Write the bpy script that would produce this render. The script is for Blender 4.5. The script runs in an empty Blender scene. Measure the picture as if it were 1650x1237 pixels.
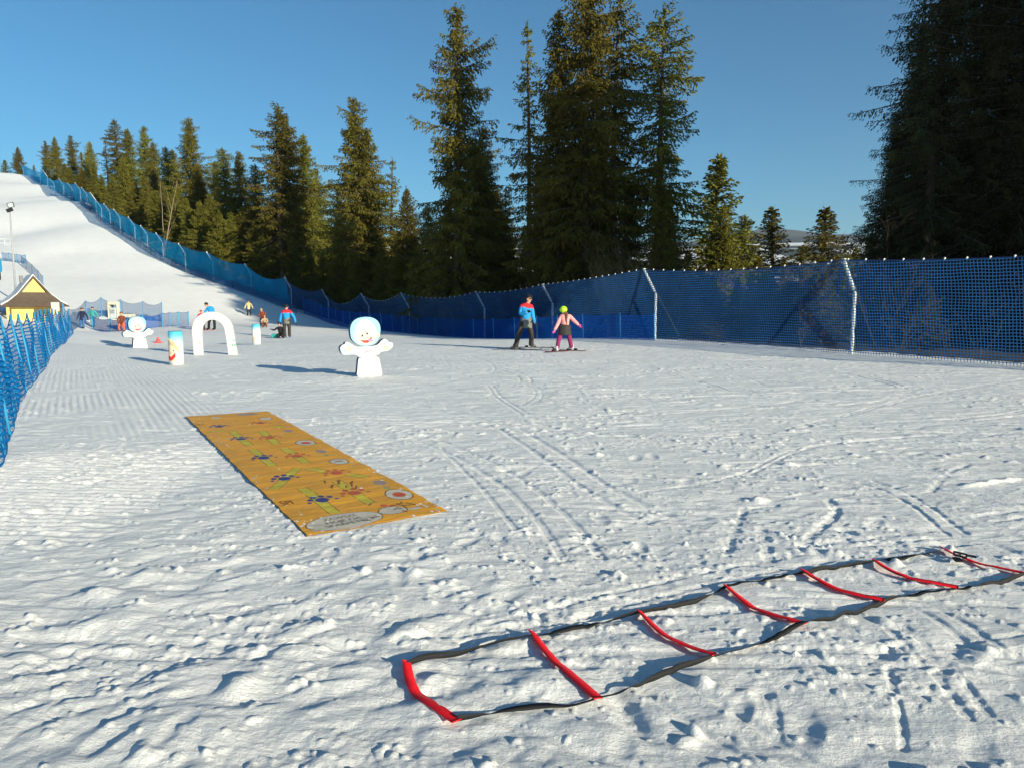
import bpy, bmesh, math, random
import numpy as np
from mathutils import Vector, Matrix

S = bpy.context.scene
COL = S.collection
R = math.radians
rng = np.random.default_rng(7)
random.seed(7)

# ------------------------------------------------------------------ camera numbers
F = 1190.0                      # focal length in photograph pixels (1650 wide)
PITCH = R(6.54)
CAM = np.array([0.0, 0.0, 1.65])
SUN_AZ = np.array([0.72, -0.694])
SUN_AZ = SUN_AZ / np.linalg.norm(SUN_AZ)
SUN_EL = R(15.8)

def ray(px, py):
    a = (px - 825.0) / F
    b = -(py - 618.5) / F
    c, s = math.cos(PITCH), math.sin(PITCH)
    d = np.array([a, c + b * s, -s + b * c])
    return d / d[1]

def W(px, py, Y):
    """the point at distance Y ahead that the photograph shows at (px, py)"""
    return CAM + ray(px, py) * Y

# ------------------------------------------------------------------ helpers
def link(o):
    COL.objects.link(o)
    return o

def tag(o, label=None, cat=None, group=None, kind=None):
    if label: o['label'] = label
    if cat: o['category'] = cat
    if group: o['group'] = group
    if kind: o['kind'] = kind
    return o

def empty(name, loc, label, cat, group=None, rz=0.0):
    o = bpy.data.objects.new(name, None)
    o.empty_display_size = 0.2
    o.location = loc
    o.rotation_euler = (0, 0, rz)
    link(o)
    return tag(o, label, cat, group)

def mesh_obj(name, me, parent=None, mats=None):
    o = bpy.data.objects.new(name, me)
    if mats is not None:
        for m in (mats if isinstance(mats, (list, tuple)) else [mats]):
            me.materials.append(m)
    link(o)
    if parent is not None:
        o.parent = parent
    return o

def from_bm(name, bm, mat=None, parent=None, smooth=False):
    me = bpy.data.meshes.new(name)
    bmesh.ops.recalc_face_normals(bm, faces=bm.faces)
    bm.to_mesh(me)
    bm.free()
    if smooth:
        me.polygons.foreach_set('use_smooth', [True] * len(me.polygons))
    return mesh_obj(name, me, parent, mat)

def np_mesh(name, verts, quads, uvs=None, smooth=False, midx=None):
    """verts (n,3), quads (m,4)"""
    verts = np.asarray(verts, dtype=np.float32)
    quads = np.asarray(quads, dtype=np.int32)
    k = quads.shape[1]
    me = bpy.data.meshes.new(name)
    me.vertices.add(len(verts))
    me.vertices.foreach_set('co', verts.ravel())
    me.loops.add(quads.size)
    me.loops.foreach_set('vertex_index', quads.ravel())
    me.polygons.add(len(quads))
    me.polygons.foreach_set('loop_start', np.arange(0, quads.size, k, dtype=np.int32))
    try:
        me.polygons.foreach_set('loop_total', np.full(len(quads), k, dtype=np.int32))
    except Exception:
        pass
    if midx is not None:
        me.polygons.foreach_set('material_index', np.asarray(midx, dtype=np.int32))
    if smooth:
        me.polygons.foreach_set('use_smooth', np.ones(len(quads), dtype=bool))
    if uvs is not None:
        ul = me.uv_layers.new(name='UVMap')
        ul.data.foreach_set('uv', np.asarray(uvs, dtype=np.float32)[quads.ravel()].ravel())
    me.update(calc_edges=True)
    me.validate()
    return me

def copy_tree(o, parent=None):
    c = o.copy()
    COL.objects.link(c)
    if parent is not None:
        c.parent = parent
    for ch in list(o.children):
        copy_tree(ch, c)
    return c

def bm_box(bm, cx, cy, cz, sx, sy, sz, rz=0.0, bevel=0.0, mat=None):
    m = Matrix.Translation((cx, cy, cz)) @ Matrix.Rotation(rz, 4, 'Z') @ Matrix.Diagonal((sx, sy, sz, 1))
    if mat is not None: m = mat @ m
    r = bmesh.ops.create_cube(bm, size=1.0, matrix=m)
    if bevel > 0:
        es = list({e for v in r['verts'] for e in v.link_edges})
        bmesh.ops.bevel(bm, geom=es, offset=bevel, segments=2, affect='EDGES', profile=0.5)

def bm_tube(bm, pts, rad, n=8, cap=True):
    """tube through points; rad scalar or list"""
    pts = [Vector(p) for p in pts]
    if not hasattr(rad, '__len__'): rad = [rad] * len(pts)
    rings = []
    for i, p in enumerate(pts):
        a = pts[max(i - 1, 0)]; b = pts[min(i + 1, len(pts) - 1)]
        t = (b - a).normalized()
        ref = Vector((0, 0, 1)) if abs(t.z) < 0.9 else Vector((0, 1, 0))
        u = t.cross(ref).normalized(); v = t.cross(u).normalized()
        rings.append([bm.verts.new(p + (u * math.cos(2 * math.pi * k / n) + v * math.sin(2 * math.pi * k / n)) * rad[i]) for k in range(n)])
    for i in range(len(rings) - 1):
        for k in range(n):
            bm.faces.new((rings[i][k], rings[i][(k + 1) % n], rings[i + 1][(k + 1) % n], rings[i + 1][k]))
    if cap:
        bm.faces.new(rings[0]); bm.faces.new(rings[-1])

def bm_prism(bm, poly, y0, y1):
    """outline in x,z extruded from y0 to y1"""
    a = [bm.verts.new((p[0], y0, p[1])) for p in poly]
    b = [bm.verts.new((p[0], y1, p[1])) for p in poly]
    n = len(poly)
    bm.faces.new(a); bm.faces.new(b[::-1])
    for i in range(n):
        bm.faces.new((a[i], b[i], b[(i + 1) % n], a[(i + 1) % n]))

def bm_ellipsoid(bm, c, r, seg=16, rings=10, rot=None):
    m = Matrix.Translation(c)
    if rot is not None: m = m @ rot
    m = m @ Matrix.Diagonal((r[0], r[1], r[2], 1))
    bmesh.ops.create_uvsphere(bm, u_segments=seg, v_segments=rings, radius=1.0, matrix=m)

# ------------------------------------------------------------------ materials
def new_mat(name):
    m = bpy.data.materials.new(name)
    m.use_nodes = True
    nt = m.node_tree
    for n in list(nt.nodes): nt.nodes.remove(n)
    out = nt.nodes.new('ShaderNodeOutputMaterial')
    return m, nt, out

def N(nt, typ, **kw):
    n = nt.nodes.new(typ)
    for k, v in kw.items():
        setattr(n, k, v)
    return n

def L(nt, a, b):
    nt.links.new(a, b)

def noise_node(nt, scale, detail=4.0, rough=0.55, coord='Object', dist=0.0):
    tc = N(nt, 'ShaderNodeTexCoord')
    nz = N(nt, 'ShaderNodeTexNoise')
    nz.inputs['Scale'].default_value = scale
    nz.inputs['Detail'].default_value = detail
    nz.inputs['Roughness'].default_value = rough
    nz.inputs['Distortion'].default_value = dist
    L(nt, tc.outputs[coord], nz.inputs['Vector'])
    return nz

def ramp(nt, src, stops):
    r = N(nt, 'ShaderNodeValToRGB')
    el = r.color_ramp.elements
    while len(el) < len(stops): el.new(0.5)
    for e, (p, c) in zip(el, stops):
        e.position = p
        e.color = (c[0], c[1], c[2], 1)
    L(nt, src, r.inputs['Fac'])
    return r

def simple(name, col, rough=0.6, var=0.18, scale=12.0, bump=0.0, bscale=60.0, spec=0.3, metal=0.0, coord='Object'):
    m, nt, out = new_mat(name)
    p = N(nt, 'ShaderNodeBsdfPrincipled')
    p.inputs['Roughness'].default_value = rough
    p.inputs['Metallic'].default_value = metal
    p.inputs['Specular IOR Level'].default_value = spec
    nz = noise_node(nt, scale, coord=coord)
    lo = [c * (1 - var) for c in col]; hi = [min(1, c * (1 + var)) for c in col]
    r = ramp(nt, nz.outputs['Fac'], [(0.3, lo), (0.7, hi)])
    L(nt, r.outputs['Color'], p.inputs['Base Color'])
    if bump > 0:
        b = N(nt, 'ShaderNodeBump')
        b.inputs['Strength'].default_value = bump
        b.inputs['Distance'].default_value = 0.02
        n2 = noise_node(nt, bscale, 6.0, coord=coord)
        L(nt, n2.outputs['Fac'], b.inputs['Height'])
        L(nt, b.outputs['Normal'], p.inputs['Normal'])
    L(nt, p.outputs['BSDF'], out.inputs['Surface'])
    return m

def net_mat(name, col, cu, cv, lu, lv, trans=0.45):
    """knotted netting: strands on a UV grid in metres, clear between them"""
    m, nt, out = new_mat(name)
    tc = N(nt, 'ShaderNodeTexCoord')
    wob = N(nt, 'ShaderNodeTexNoise'); wob.inputs['Scale'].default_value = 1.3; wob.inputs['Detail'].default_value = 2
    L(nt, tc.outputs['UV'], wob.inputs['Vector'])
    wm = N(nt, 'ShaderNodeVectorMath', operation='MULTIPLY_ADD')
    wm.inputs[1].default_value = (0.10, 0.10, 0); 
    L(nt, wob.outputs['Color'], wm.inputs[0]); L(nt, tc.outputs['UV'], wm.inputs[2])
    sp = N(nt, 'ShaderNodeSeparateXYZ'); L(nt, wm.outputs[0], sp.inputs[0])
    def line(src, cell, w):
        d = N(nt, 'ShaderNodeMath', operation='DIVIDE'); d.inputs[1].default_value = cell; L(nt, src, d.inputs[0])
        fr = N(nt, 'ShaderNodeMath', operation='FRACT'); L(nt, d.outputs[0], fr.inputs[0])
        lt = N(nt, 'ShaderNodeMath', operation='LESS_THAN'); lt.inputs[1].default_value = w / cell; L(nt, fr.outputs[0], lt.inputs[0])
        return lt.outputs[0]
    mx = N(nt, 'ShaderNodeMath', operation='MAXIMUM')
    L(nt, line(sp.outputs['X'], cu, lu), mx.inputs[0]); L(nt, line(sp.outputs['Y'], cv, lv), mx.inputs[1])
    nz = noise_node(nt, 0.7, 3, coord='UV')
    r = ramp(nt, nz.outputs['Fac'], [(0.3, [c * 0.8 for c in col]), (0.7, [c * 1.2 for c in col])])
    dif = N(nt, 'ShaderNodeBsdfDiffuse'); L(nt, r.outputs['Color'], dif.inputs['Color'])
    tl = N(nt, 'ShaderNodeBsdfTranslucent'); L(nt, r.outputs['Color'], tl.inputs['Color'])
    ms = N(nt, 'ShaderNodeMixShader'); ms.inputs[0].default_value = trans
    L(nt, dif.outputs[0], ms.inputs[1]); L(nt, tl.outputs[0], ms.inputs[2])
    tr = N(nt, 'ShaderNodeBsdfTransparent')
    m2 = N(nt, 'ShaderNodeMixShader')
    L(nt, mx.outputs[0], m2.inputs[0]); L(nt, tr.outputs[0], m2.inputs[1]); L(nt, ms.outputs[0], m2.inputs[2])
    L(nt, m2.outputs[0], out.inputs['Surface'])
    return m

def foliage_mat(name, col, trans=0.15):
    m, nt, out = new_mat(name)
    nz = noise_node(nt, 0.55, 3, coord='Object')
    oi = N(nt, 'ShaderNodeObjectInfo')
    r = ramp(nt, nz.outputs['Fac'], [(0.3, [c * 0.6 for c in col]), (0.5, col), (0.72, [col[0] * 1.55, col[1] * 1.4, col[2] * 1.2])])
    hs = N(nt, 'ShaderNodeHueSaturation')
    mr = N(nt, 'ShaderNodeMapRange'); mr.inputs['To Min'].default_value = 0.488; mr.inputs['To Max'].default_value = 0.53
    L(nt, oi.outputs['Random'], mr.inputs['Value']); L(nt, mr.outputs[0], hs.inputs['Hue'])
    mv = N(nt, 'ShaderNodeMapRange'); mv.inputs['To Min'].default_value = 0.75; mv.inputs['To Max'].default_value = 1.25
    L(nt, oi.outputs['Random'], mv.inputs['Value']); L(nt, mv.outputs[0], hs.inputs['Value'])
    L(nt, r.outputs['Color'], hs.inputs['Color'])
    dif = N(nt, 'ShaderNodeBsdfDiffuse'); L(nt, hs.outputs['Color'], dif.inputs['Color'])
    tl = N(nt, 'ShaderNodeBsdfTranslucent'); L(nt, hs.outputs['Color'], tl.inputs['Color'])
    ms = N(nt, 'ShaderNodeMixShader'); ms.inputs[0].default_value = trans
    L(nt, dif.outputs[0], ms.inputs[1]); L(nt, tl.outputs[0], ms.inputs[2])
    L(nt, ms.outputs[0], out.inputs['Surface'])
    return m

M = {}
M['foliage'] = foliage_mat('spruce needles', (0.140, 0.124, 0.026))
M['foliage_shade'] = foliage_mat('spruce needles in painted shade', (0.045, 0.046, 0.020), 0.1)  # darkened copy of the needles, shade of the right edge giants painted in
M['bark'] = simple('bark', (0.10, 0.075, 0.055), 0.9, 0.35, 5, 0.4, 30)
M['bare'] = simple('bare twigs', (0.10, 0.07, 0.045), 0.9, 0.3, 3)
M['birch'] = simple('pale bark', (0.26, 0.20, 0.14), 0.85, 0.3, 3)
M['drygrass'] = simple('dry grass', (0.24, 0.16, 0.06), 0.9, 0.3, 3)
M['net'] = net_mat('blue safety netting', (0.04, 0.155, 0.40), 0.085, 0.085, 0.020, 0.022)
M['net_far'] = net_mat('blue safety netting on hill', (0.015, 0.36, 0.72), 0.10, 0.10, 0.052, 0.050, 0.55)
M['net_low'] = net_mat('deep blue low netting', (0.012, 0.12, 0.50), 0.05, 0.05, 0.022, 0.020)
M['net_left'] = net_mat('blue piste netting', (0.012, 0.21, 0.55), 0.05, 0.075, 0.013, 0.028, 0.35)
M['net_grey'] = net_mat('grey blue netting', (0.09, 0.20, 0.38), 0.06, 0.06, 0.020, 0.020)
M['mast'] = simple('grey mast', (0.34, 0.36, 0.37), 0.5, 0.1, 6)
M['post_pale'] = simple('galvanised post', (0.56, 0.60, 0.60), 0.5, 0.1, 6, metal=0.0)
M['post_blue'] = simple('blue plastic post', (0.06, 0.28, 0.55), 0.5, 0.12, 6)
M['post_bright'] = simple('cyan plastic post', (0.03, 0.27, 0.50), 0.5, 0.12, 6)
M['rope'] = simple('rope', (0.02, 0.05, 0.14), 0.8)
M['steel_dark'] = simple('dark steel', (0.02, 0.022, 0.025), 0.6)
M['clip'] = simple('pale ties', (0.75, 0.76, 0.72), 0.5)
M['red'] = simple('red plastic strip', (0.80, 0.012, 0.02), 0.55, 0.06, 20, spec=0.2)
M['strap'] = simple('black webbing', (0.014, 0.014, 0.016), 0.7, 0.2, 60, 0.3, 400)
M['black'] = simple('black plastic', (0.01, 0.01, 0.012), 0.4)
M['foam'] = simple('white foam board', (0.57, 0.57, 0.56), 0.6, 0.03, 6)
M['foam_edge'] = simple('shade blue foam edge', (0.02, 0.10, 0.20), 0.7, 0.1, 6)  # dark blue holds the board edges' shade in colour; post caps share it
M['hood'] = simple('pale blue print', (0.25, 0.50, 0.60), 0.55, 0.06, 5)
M['handp'] = simple('mint print', (0.42, 0.66, 0.66), 0.55, 0.06, 5)
M['skinp'] = simple('cream print', (0.78, 0.62, 0.34), 0.55, 0.05, 8)
M['redp'] = simple('red print', (0.72, 0.03, 0.03), 0.5)
M['pinkp'] = simple('pink print', (0.85, 0.22, 0.38), 0.5)
M['darkp'] = simple('dark print', (0.03, 0.03, 0.035), 0.5)
M['greyp'] = simple('grey print', (0.28, 0.29, 0.33), 0.6)
M['lilacp'] = simple('lilac print', (0.44, 0.20, 0.40), 0.6)
M['greenp'] = simple('green print', (0.03, 0.40, 0.20), 0.5)
M['yellowp'] = simple('yellow print', (0.75, 0.62, 0.12), 0.5)
M['tanp'] = simple('tan print', (0.70, 0.45, 0.20), 0.5)
# ------------------------------------------------------------------ terrain
ctrl = []
def cp(px, py, Y):
    p = W(px, py, Y); ctrl.append(tuple(p))
FENCE_A = [(1372, 570, 22.5), (1055, 548, 30), (890, 546, 39), (781, 546, 45), (660, 538, 52), (595, 531, 59), (530, 522, 67)]
FENCE_H = [(470, 494, 70), (405, 463, 74), (344, 448, 76.5), (299, 427, 80), (263, 412, 84), (238, 396, 88), (218, 384, 92), (194, 368, 97), (178, 360, 101),
           (164, 350, 106), (155, 338, 111), (141, 330, 117), (130, 322, 123), (117, 315, 130), (103, 310, 138), (88, 304, 148), (77, 297, 160), (65, 290, 175), (38, 283, 195)]
for a in FENCE_A + FENCE_H[::2]: cp(*a)
_fh = np.array([W(*a) for a in FENCE_H])
for i in range(1, len(_fh) - 1, 2):
    t = (_fh[i + 1] - _fh[i - 1])[:2]; t /= np.linalg.norm(t); nn = np.array([t[1], -t[0]])
    for dd, dz in ((9, -2.4), (22, -5.0)):
        ctrl.append((_fh[i, 0] + nn[0] * dd, _fh[i, 1] + nn[1] * dd, _fh[i, 2] + dz))
for a in [(595, 607, 15.9), (285, 588, 19.3), (348, 572, 23.2), (222, 563, 30), (413, 554, 31), (462, 545, 38.5), (424, 527, 48), (338, 533, 47),
          (401, 515, 64), (197, 537, 50), (132, 530, 52), (850, 563, 24.6), (915, 566, 23.6),
          (100, 555, 27), (118, 538, 34), (75, 590, 18.2), (300, 525, 51), (240, 528, 50),
          (200, 500, 60), (300, 500, 62), (130, 505, 57), (150, 450, 75), (250, 450, 75), (100, 420, 85), (200, 420, 83), (60, 380, 102), (120, 360, 104),
          (30, 330, 130), (60, 320, 140), (0, 300, 155), (0, 276, 190), (10, 470, 62), (0, 430, 72), (20, 400, 82), (40, 430, 78),
          (330, 470, 71), (390, 490, 68), (-150, 500, 46), (-300, 430, 80), (-300, 330, 150), (-150, 300, 180)]: cp(*a)
for x in (-14, -7, 0, 7, 14):
    for y in (-14, -5, 1, 5, 10):
        ctrl.append((x, y, 0.0))
for y in (14, 18): ctrl.append((0, y, 0.0)); ctrl.append((7, y, 0.0))
ctrl += [(18, 22, -0.1), (28, 30, -0.3), (20, 45, -0.6), (40, 60, -1.2), (0, 75, -1.0), (10, 70, -1.0), (-12, 90, 0.0), (0, 120, 0.0),
         (-50, 215, 22), (80, 100, -3), (60, 20, -0.5), (60, -20, 0), (-60, 10, -0.5), (-60, -30, 0), (0, -40, 0),
         (-130, 250, 33), (-200, 300, 30), (-240, 120, 16), (-120, 60, 2), (0, 230, 4), (100, 230, -2)]
ctrl = np.array(ctrl)

def _phi(r2):
    return 0.5 * r2 * np.log(r2 + 1e-12)
def _tps_fit(P, lam=2.0):
    n = len(P)
    d2 = ((P[:, None, :2] - P[None, :, :2]) ** 2).sum(-1)
    A = np.zeros((n + 3, n + 3)); A[:n, :n] = _phi(d2) + np.diag(np.where(P[:, 1] > 54, 60.0, lam))
    Q = np.c_[np.ones(n), P[:, :2]]
    A[:n, n:] = Q; A[n:, :n] = Q.T
    return np.linalg.solve(A, np.r_[P[:, 2], 0, 0, 0])
_w = _tps_fit(ctrl)
def tps(x, y):
    x = np.asarray(x, float); y = np.asarray(y, float)
    sh = x.shape; x = x.ravel(); y = y.ravel()
    out = np.empty_like(x)
    for i in range(0, len(x), 60000):
        xx = x[i:i + 60000]; yy = y[i:i + 60000]
        d2 = (xx[:, None] - ctrl[None, :, 0]) ** 2 + (yy[:, None] - ctrl[None, :, 1]) ** 2
        out[i:i + 60000] = _phi(d2) @ _w[:-3] + _w[-3] + _w[-2] * xx + _w[-1] * yy
    return out.reshape(sh)

def _hash(xi, yi, seed):
    h = (xi.astype(np.int64) * 374761393 + yi.astype(np.int64) * 668265263 + seed * 974711) & 0xffffffff
    h = ((h ^ (h >> 13)) * 1274126177) & 0xffffffff
    return (h ^ (h >> 16)) & 0xffff
def pn(x, y, seed=0):
    """gradient noise, about -0.7 .. 0.7"""
    xi = np.floor(x); yi = np.floor(y); fx = x - xi; fy = y - yi
    u = fx * fx * fx * (fx * (fx * 6 - 15) + 10); v = fy * fy * fy * (fy * (fy * 6 - 15) + 10)
    def g(i, j):
        a = _hash(xi + i, yi + j, seed) * (2 * math.pi / 65536)
        return np.cos(a) * (fx - i) + np.sin(a) * (fy - j)
    return (g(0, 0) * (1 - u) + g(1, 0) * u) * (1 - v) + (g(0, 1) * (1 - u) + g(1, 1) * u) * v
def sstep(a, b, x):
    t = np.clip((x - a) / (b - a), 0, 1)
    return t * t * (3 - 2 * t)

FA = R(41.0)
nF = 1000
ang = np.concatenate([np.linspace(-math.pi, -R(80), 40, endpoint=False), np.linspace(-R(80), -FA, 60, endpoint=False),
                      np.linspace(-FA, FA, nF + 1), np.linspace(FA, R(80), 61)[1:], np.linspace(R(80), math.pi, 41)[1:-1]])
j0 = 100
rad = np.concatenate([np.geomspace(0.05, 1.7, 24, endpoint=False), np.geomspace(1.7, 32, 880, endpoint=False), np.geomspace(32, 320, 230, endpoint=False), np.geomspace(320, 6000, 70)])
RI0, RLOG0, RLOGN = 24, math.log(1.7), 880
RK = (math.log(32) - RLOG0) / RLOGN
AA, RR = np.meshgrid(ang, rad)
GX = RR * np.sin(AA); GY = RR * np.cos(AA)

_far = sstep(230, 420, RR)
_rc = np.minimum(RR, 430)
Z0 = tps(_rc * np.sin(AA), _rc * np.cos(AA))
def far_h(x, y, r):
    base = np.interp(r, [200, 420, 700, 1100, 1700, 2400, 3200, 4200, 5600, 9000], [-4, 5, 22, 55, 105, 160, 215, 285, 330, 330])
    h1 = np.maximum(0, pn(x / 900.0 + 3.1, y / 900.0 + 1.7, 5)) * 160 * sstep(1500, 3200, r)
    h2 = pn(x / 420.0, y / 420.0, 9) * 22 * sstep(420, 1200, r)
    h3 = np.abs(pn(x / 1500.0 + .4, y / 2600.0, 12)) * 260 * sstep(3200, 4800, r)
    return base + h1 * 0.36 + h2 + h3
# the valley and far hills rise only ahead and to the right; level snowfield behind the camera
_fz = np.where(GY > 0, far_h(GX, GY, RR), 0.02 * np.maximum(RR - 230, 0))
Z0 = Z0 * (1 - _far) + _fz * _far

# ---- surface relief of the trodden snow
def relief(x, y, r):
    h = (0.022 * pn(x / 3.1, y / 3.1, 1) + 0.04 * pn(x / 8.5, y / 8.5, 2)) * sstep(70, 40, r)
    near = np.exp(-(r / 16.0) ** 2)
    left = sstep(0.9, -1.0, x + 0.25 * (y - 3)) * sstep(7.5, 4.0, y)
    midl = sstep(2.5, -1.0, x) * sstep(13, 6, y)
    low = sstep(3.4, 2.3, y) * 0.45
    a = R(32)
    wx = x + 0.10 * pn(x / 0.5, y / 0.5, 21); wy = y + 0.10 * pn(x / 0.5 + 9, y / 0.5, 22)
    u = wx * math.cos(a) + wy * math.sin(a); v = -wx * math.sin(a) + wy * math.cos(a)
    bil = np.abs(pn(u / 0.62, v / 0.30, 3)); bil2 = np.abs(pn(u / 0.26, v / 0.15, 4)); n3 = pn(u / 0.09, v / 0.06, 6)
    rough = 0.035 + 0.36 * np.clip(left * (.45 + .55 * sstep(4.2, 2.8, y)) + low * .5, 0, 1) + 0.10 * midl
    big = np.abs(pn(u / 1.05 + 4, v / 0.46, 23))
    h += near ** 0.25 * rough * (0.105 * bil + 0.11 * big * left + 0.036 * bil2 + 0.010 * n3)
    patch = sstep(-0.1, 0.35, pn(x / 1.7, y / 1.7, 30))
    h += near ** 0.3 * (0.004 + 0.010 * patch) * pn(x / 0.30, y / 0.16, 7) + near ** 0.3 * (0.002 + 0.005 * patch) * pn(x / 0.11, y / 0.07, 8)
    # wind and ski streaks, longer across the view
    st = sstep(0, 0.4, pn(x / 4.0, y / 2.0, 31))
    h += (0.003 + 0.009 * st) * pn(x / 0.55 + 0.4 * pn(x, y, 33), y / 0.16, 10) * sstep(80, 20, r)
    h += 0.012 * pn(x / 1.4, y / 0.6, 11) * sstep(120, 25, r)
    mid = sstep(5, 12, r) * sstep(60, 25, r)
    h += mid * (0.017 * pn(x / 0.9 + .5 * pn(x / 2, y / 2, 34), y / 0.38, 17) * sstep(-.35, .25, pn(x / 3.3, y / 2.4, 35)) + .008 * pn(x / .35, y / .16, 18))
    # snow groomed into fine ribs along the left net
    d = (-0.51, 0.86)
    s = x * d[1] - y * d[0]
    lane = sstep(-2.1, -1.2, s + 0.0) * sstep(2.2, 1.2, s) * sstep(8.0, 11.0, y) * sstep(26, 17, y)
    pm = sstep(-0.25, 0.15, pn(x / 2.2, y / 2.2, 14))
    h += 0.0075 * lane * pm * np.sin(2 * math.pi * s / 0.10 + 1.3 * pn(x / 1.5, y / 1.5, 15))
    # crumbled crust: small hard flecks in drifts, coarser farther out
    cr = sstep(-.15, .35, pn(x / 1.1 + 7, y / 0.8, 51)) * sstep(16, 8, r)
    f1 = pn(x / .075, y / .055, 52); f2 = pn(x / .15, y / .10, 53); f3 = pn(x / .035, y / .03, 54)
    h += .010 * cr * sstep(.18, .42, f1) + .004 * sstep(6, 3, r) * f3 * (.4 + cr)
    cr2 = sstep(-.1, .3, pn(x / 2.3 + 3, y / 1.7, 55)) * sstep(4, 8, r) * sstep(40, 22, r)
    h += .016 * cr2 * sstep(.2, .45, f2)
    # groomer and ski lines down the far hill
    ac = x * .8 + y * .59; al = x * .59 - y * .8
    h += .035 * sstep(60, 80, r) * (pn(ac / .9, al / 18, 56) + .8 * pn(ac / 2.6, al / 40, 57))
    lane2 = sstep(-2.7, -3.3, x) * sstep(-5.8, -5.0, x) * sstep(4.4, 5.2, y) * sstep(9.0, 7.4, y)
    h += 0.010 * lane2 * np.sin(2 * math.pi * (y + 0.08 * x) / 0.105 + 0.9 * pn(x / .8, y / .8, 16))
    return h
def flat(px, py):
    d = ray(px, py); t = -CAM[2] / d[2]
    return (d[0] * t, d[1] * t)
MATQ = np.array([flat(*p) for p in ((495, 866), (720, 825), (431, 663), (299, 672))])
def in_mat(x, y, m):
    d = 1e9
    for k in range(4):
        a = MATQ[k]; b = MATQ[(k + 1) % 4]; t = (b - a) / np.linalg.norm(b - a)
        d = np.minimum(d, (y - a[1]) * t[0] - (x - a[0]) * t[1])
    return d + m
Z = Z0 + relief(GX, GY, RR) * sstep(260, 60, RR) * (1 - .85 * sstep(-.02, .06, in_mat(GX, GY, 0)))

def _slice(x, y, rr):
    r = math.hypot(x, y); a = math.atan2(x, y)
    if r < 2.0 or r > 30 or abs(a) > FA * 0.98: return None
    da = (rr / r) ; dl = rr / r
    ja = int((a - da + FA) / (2 * FA) * nF); jb = int((a + da + FA) / (2 * FA) * nF) + 2
    ia = RI0 + int((math.log(r) - dl - RLOG0) / RK); ib = RI0 + int((math.log(r) + dl - RLOG0) / RK) + 2
    ja = max(ja, 0) + j0; jb = min(jb, nF + 1) + j0; ia = max(ia, RI0); ib = min(ib, RI0 + RLOGN)
    if ja >= jb or ia >= ib: return None
    return slice(ia, ib), slice(ja, jb)

def bump_at(x, y, rx, ry, rot, h, rim=0.0, p=1.0):
    s = _slice(x, y, max(rx, ry) * 2.2)
    if s is None: return
    dx = GX[s] - x; dy = GY[s] - y
    c, q = math.cos(rot), math.sin(rot)
    u = (dx * c + dy * q) / rx; v = (-dx * q + dy * c) / ry
    d2 = (u * u + v * v) ** p
    g = np.exp(-d2)
    if rim:
        g = g - rim * np.exp(-((np.sqrt(u * u + v * v) - 1.45) / 0.42) ** 2)
    Z[s] += h * g

GROOVE = np.zeros_like(Z)
def track(pts, w, dep, berm=0.35):
    """a groove through points with thrown-up edges"""
    for k in range(len(pts) - 1):
        (x0, y0), (x1, y1) = pts[k], pts[k + 1]
        ln = math.hypot(x1 - x0, y1 - y0)
        cx, cy = (x0 + x1) / 2, (y0 + y1) / 2
        s = _slice(cx, cy, ln / 2 + w * 3)
        if s is None: continue
        tx, ty = (x1 - x0) / ln, (y1 - y0) / ln
        dx = GX[s] - x0; dy = GY[s] - y0
        t = np.clip(dx * tx + dy * ty, 0, ln)
        d = np.hypot(dx - t * tx, dy - t * ty)
        g = -dep * 0.68 * np.exp(-(d / (w * 0.5)) ** 4) 
        GROOVE[s] = np.minimum(GROOVE[s], g)
def smoothpath(pts, n=24):
    pts = np.array(pts, float); t = np.linspace(0, len(pts) - 1, n)
    out = []
    for tt in t:
        i = min(int(tt), len(pts) - 2); f = tt - i
        p0 = pts[max(i - 1, 0)]; p1 = pts[i]; p2 = pts[i + 1]; p3 = pts[min(i + 2, len(pts) - 1)]
        out.append(tuple(0.5 * ((2 * p1) + (-p0 + p2) * f + (2 * p0 - 5 * p1 + 4 * p2 - p3) * f * f + (-p0 + 3 * p1 - 3 * p2 + p3) * f ** 3)))
    return out
rt = random.Random(3)
# tracks seen in the photograph
for pp, w, dep, two in [([(805, 690), (880, 740), (950, 790), (1060, 845)], .075, .016, .24), ([(640, 640), (800, 690), (870, 700)], .06, .010, .2),
                        ([(785, 620), (800, 640), (840, 668)], .05, .012, .10), ([(1200, 815), (1185, 850), (1172, 892)], .06, .016, 0),
                        ([(1335, 803), (1346, 825), (1310, 858), (1280, 890)], .08, .020, 0), ([(1210, 815), (1250, 812)], .05, .02, 0),
                        ([(1228, 850), (1235, 880), (1240, 900)], .09, .02, 0), ([(1385, 775), (1450, 800), (1530, 860)], .05, .016, .15),
                        ([(1500, 790), (1530, 760), (1560, 748)], .06, .012, 0), ([(710, 720), (780, 790), (830, 850)], .05, .012, 0),
                        ([(1432, 1080), (1452, 1150), (1456, 1200)], .035, .010, 0), ([(1240, 1110), (1252, 1165), (1250, 1190)], .05, .008, 0),
                        ([(1380, 930), (1500, 990), (1600, 1060)], .05, .014, .12), ([(1430, 1010), (1500, 1075), (1560, 1150)], .05, .012, .1),
                        ([(1270, 690), (1480, 640), (1650, 610)], .05, .012, .15), ([(900, 620), (1100, 600), (1400, 640)], .06, .014, .2),
                        ([(1030, 790), (1180, 765), (1300, 720), (1500, 700)], .05, .012, .12)]:
    P = smoothpath([flat(*p) for p in pp])
    track(P, w, dep)
    if two: track([(x + two, y + two * 0.3) for x, y in P], w, dep)
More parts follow.
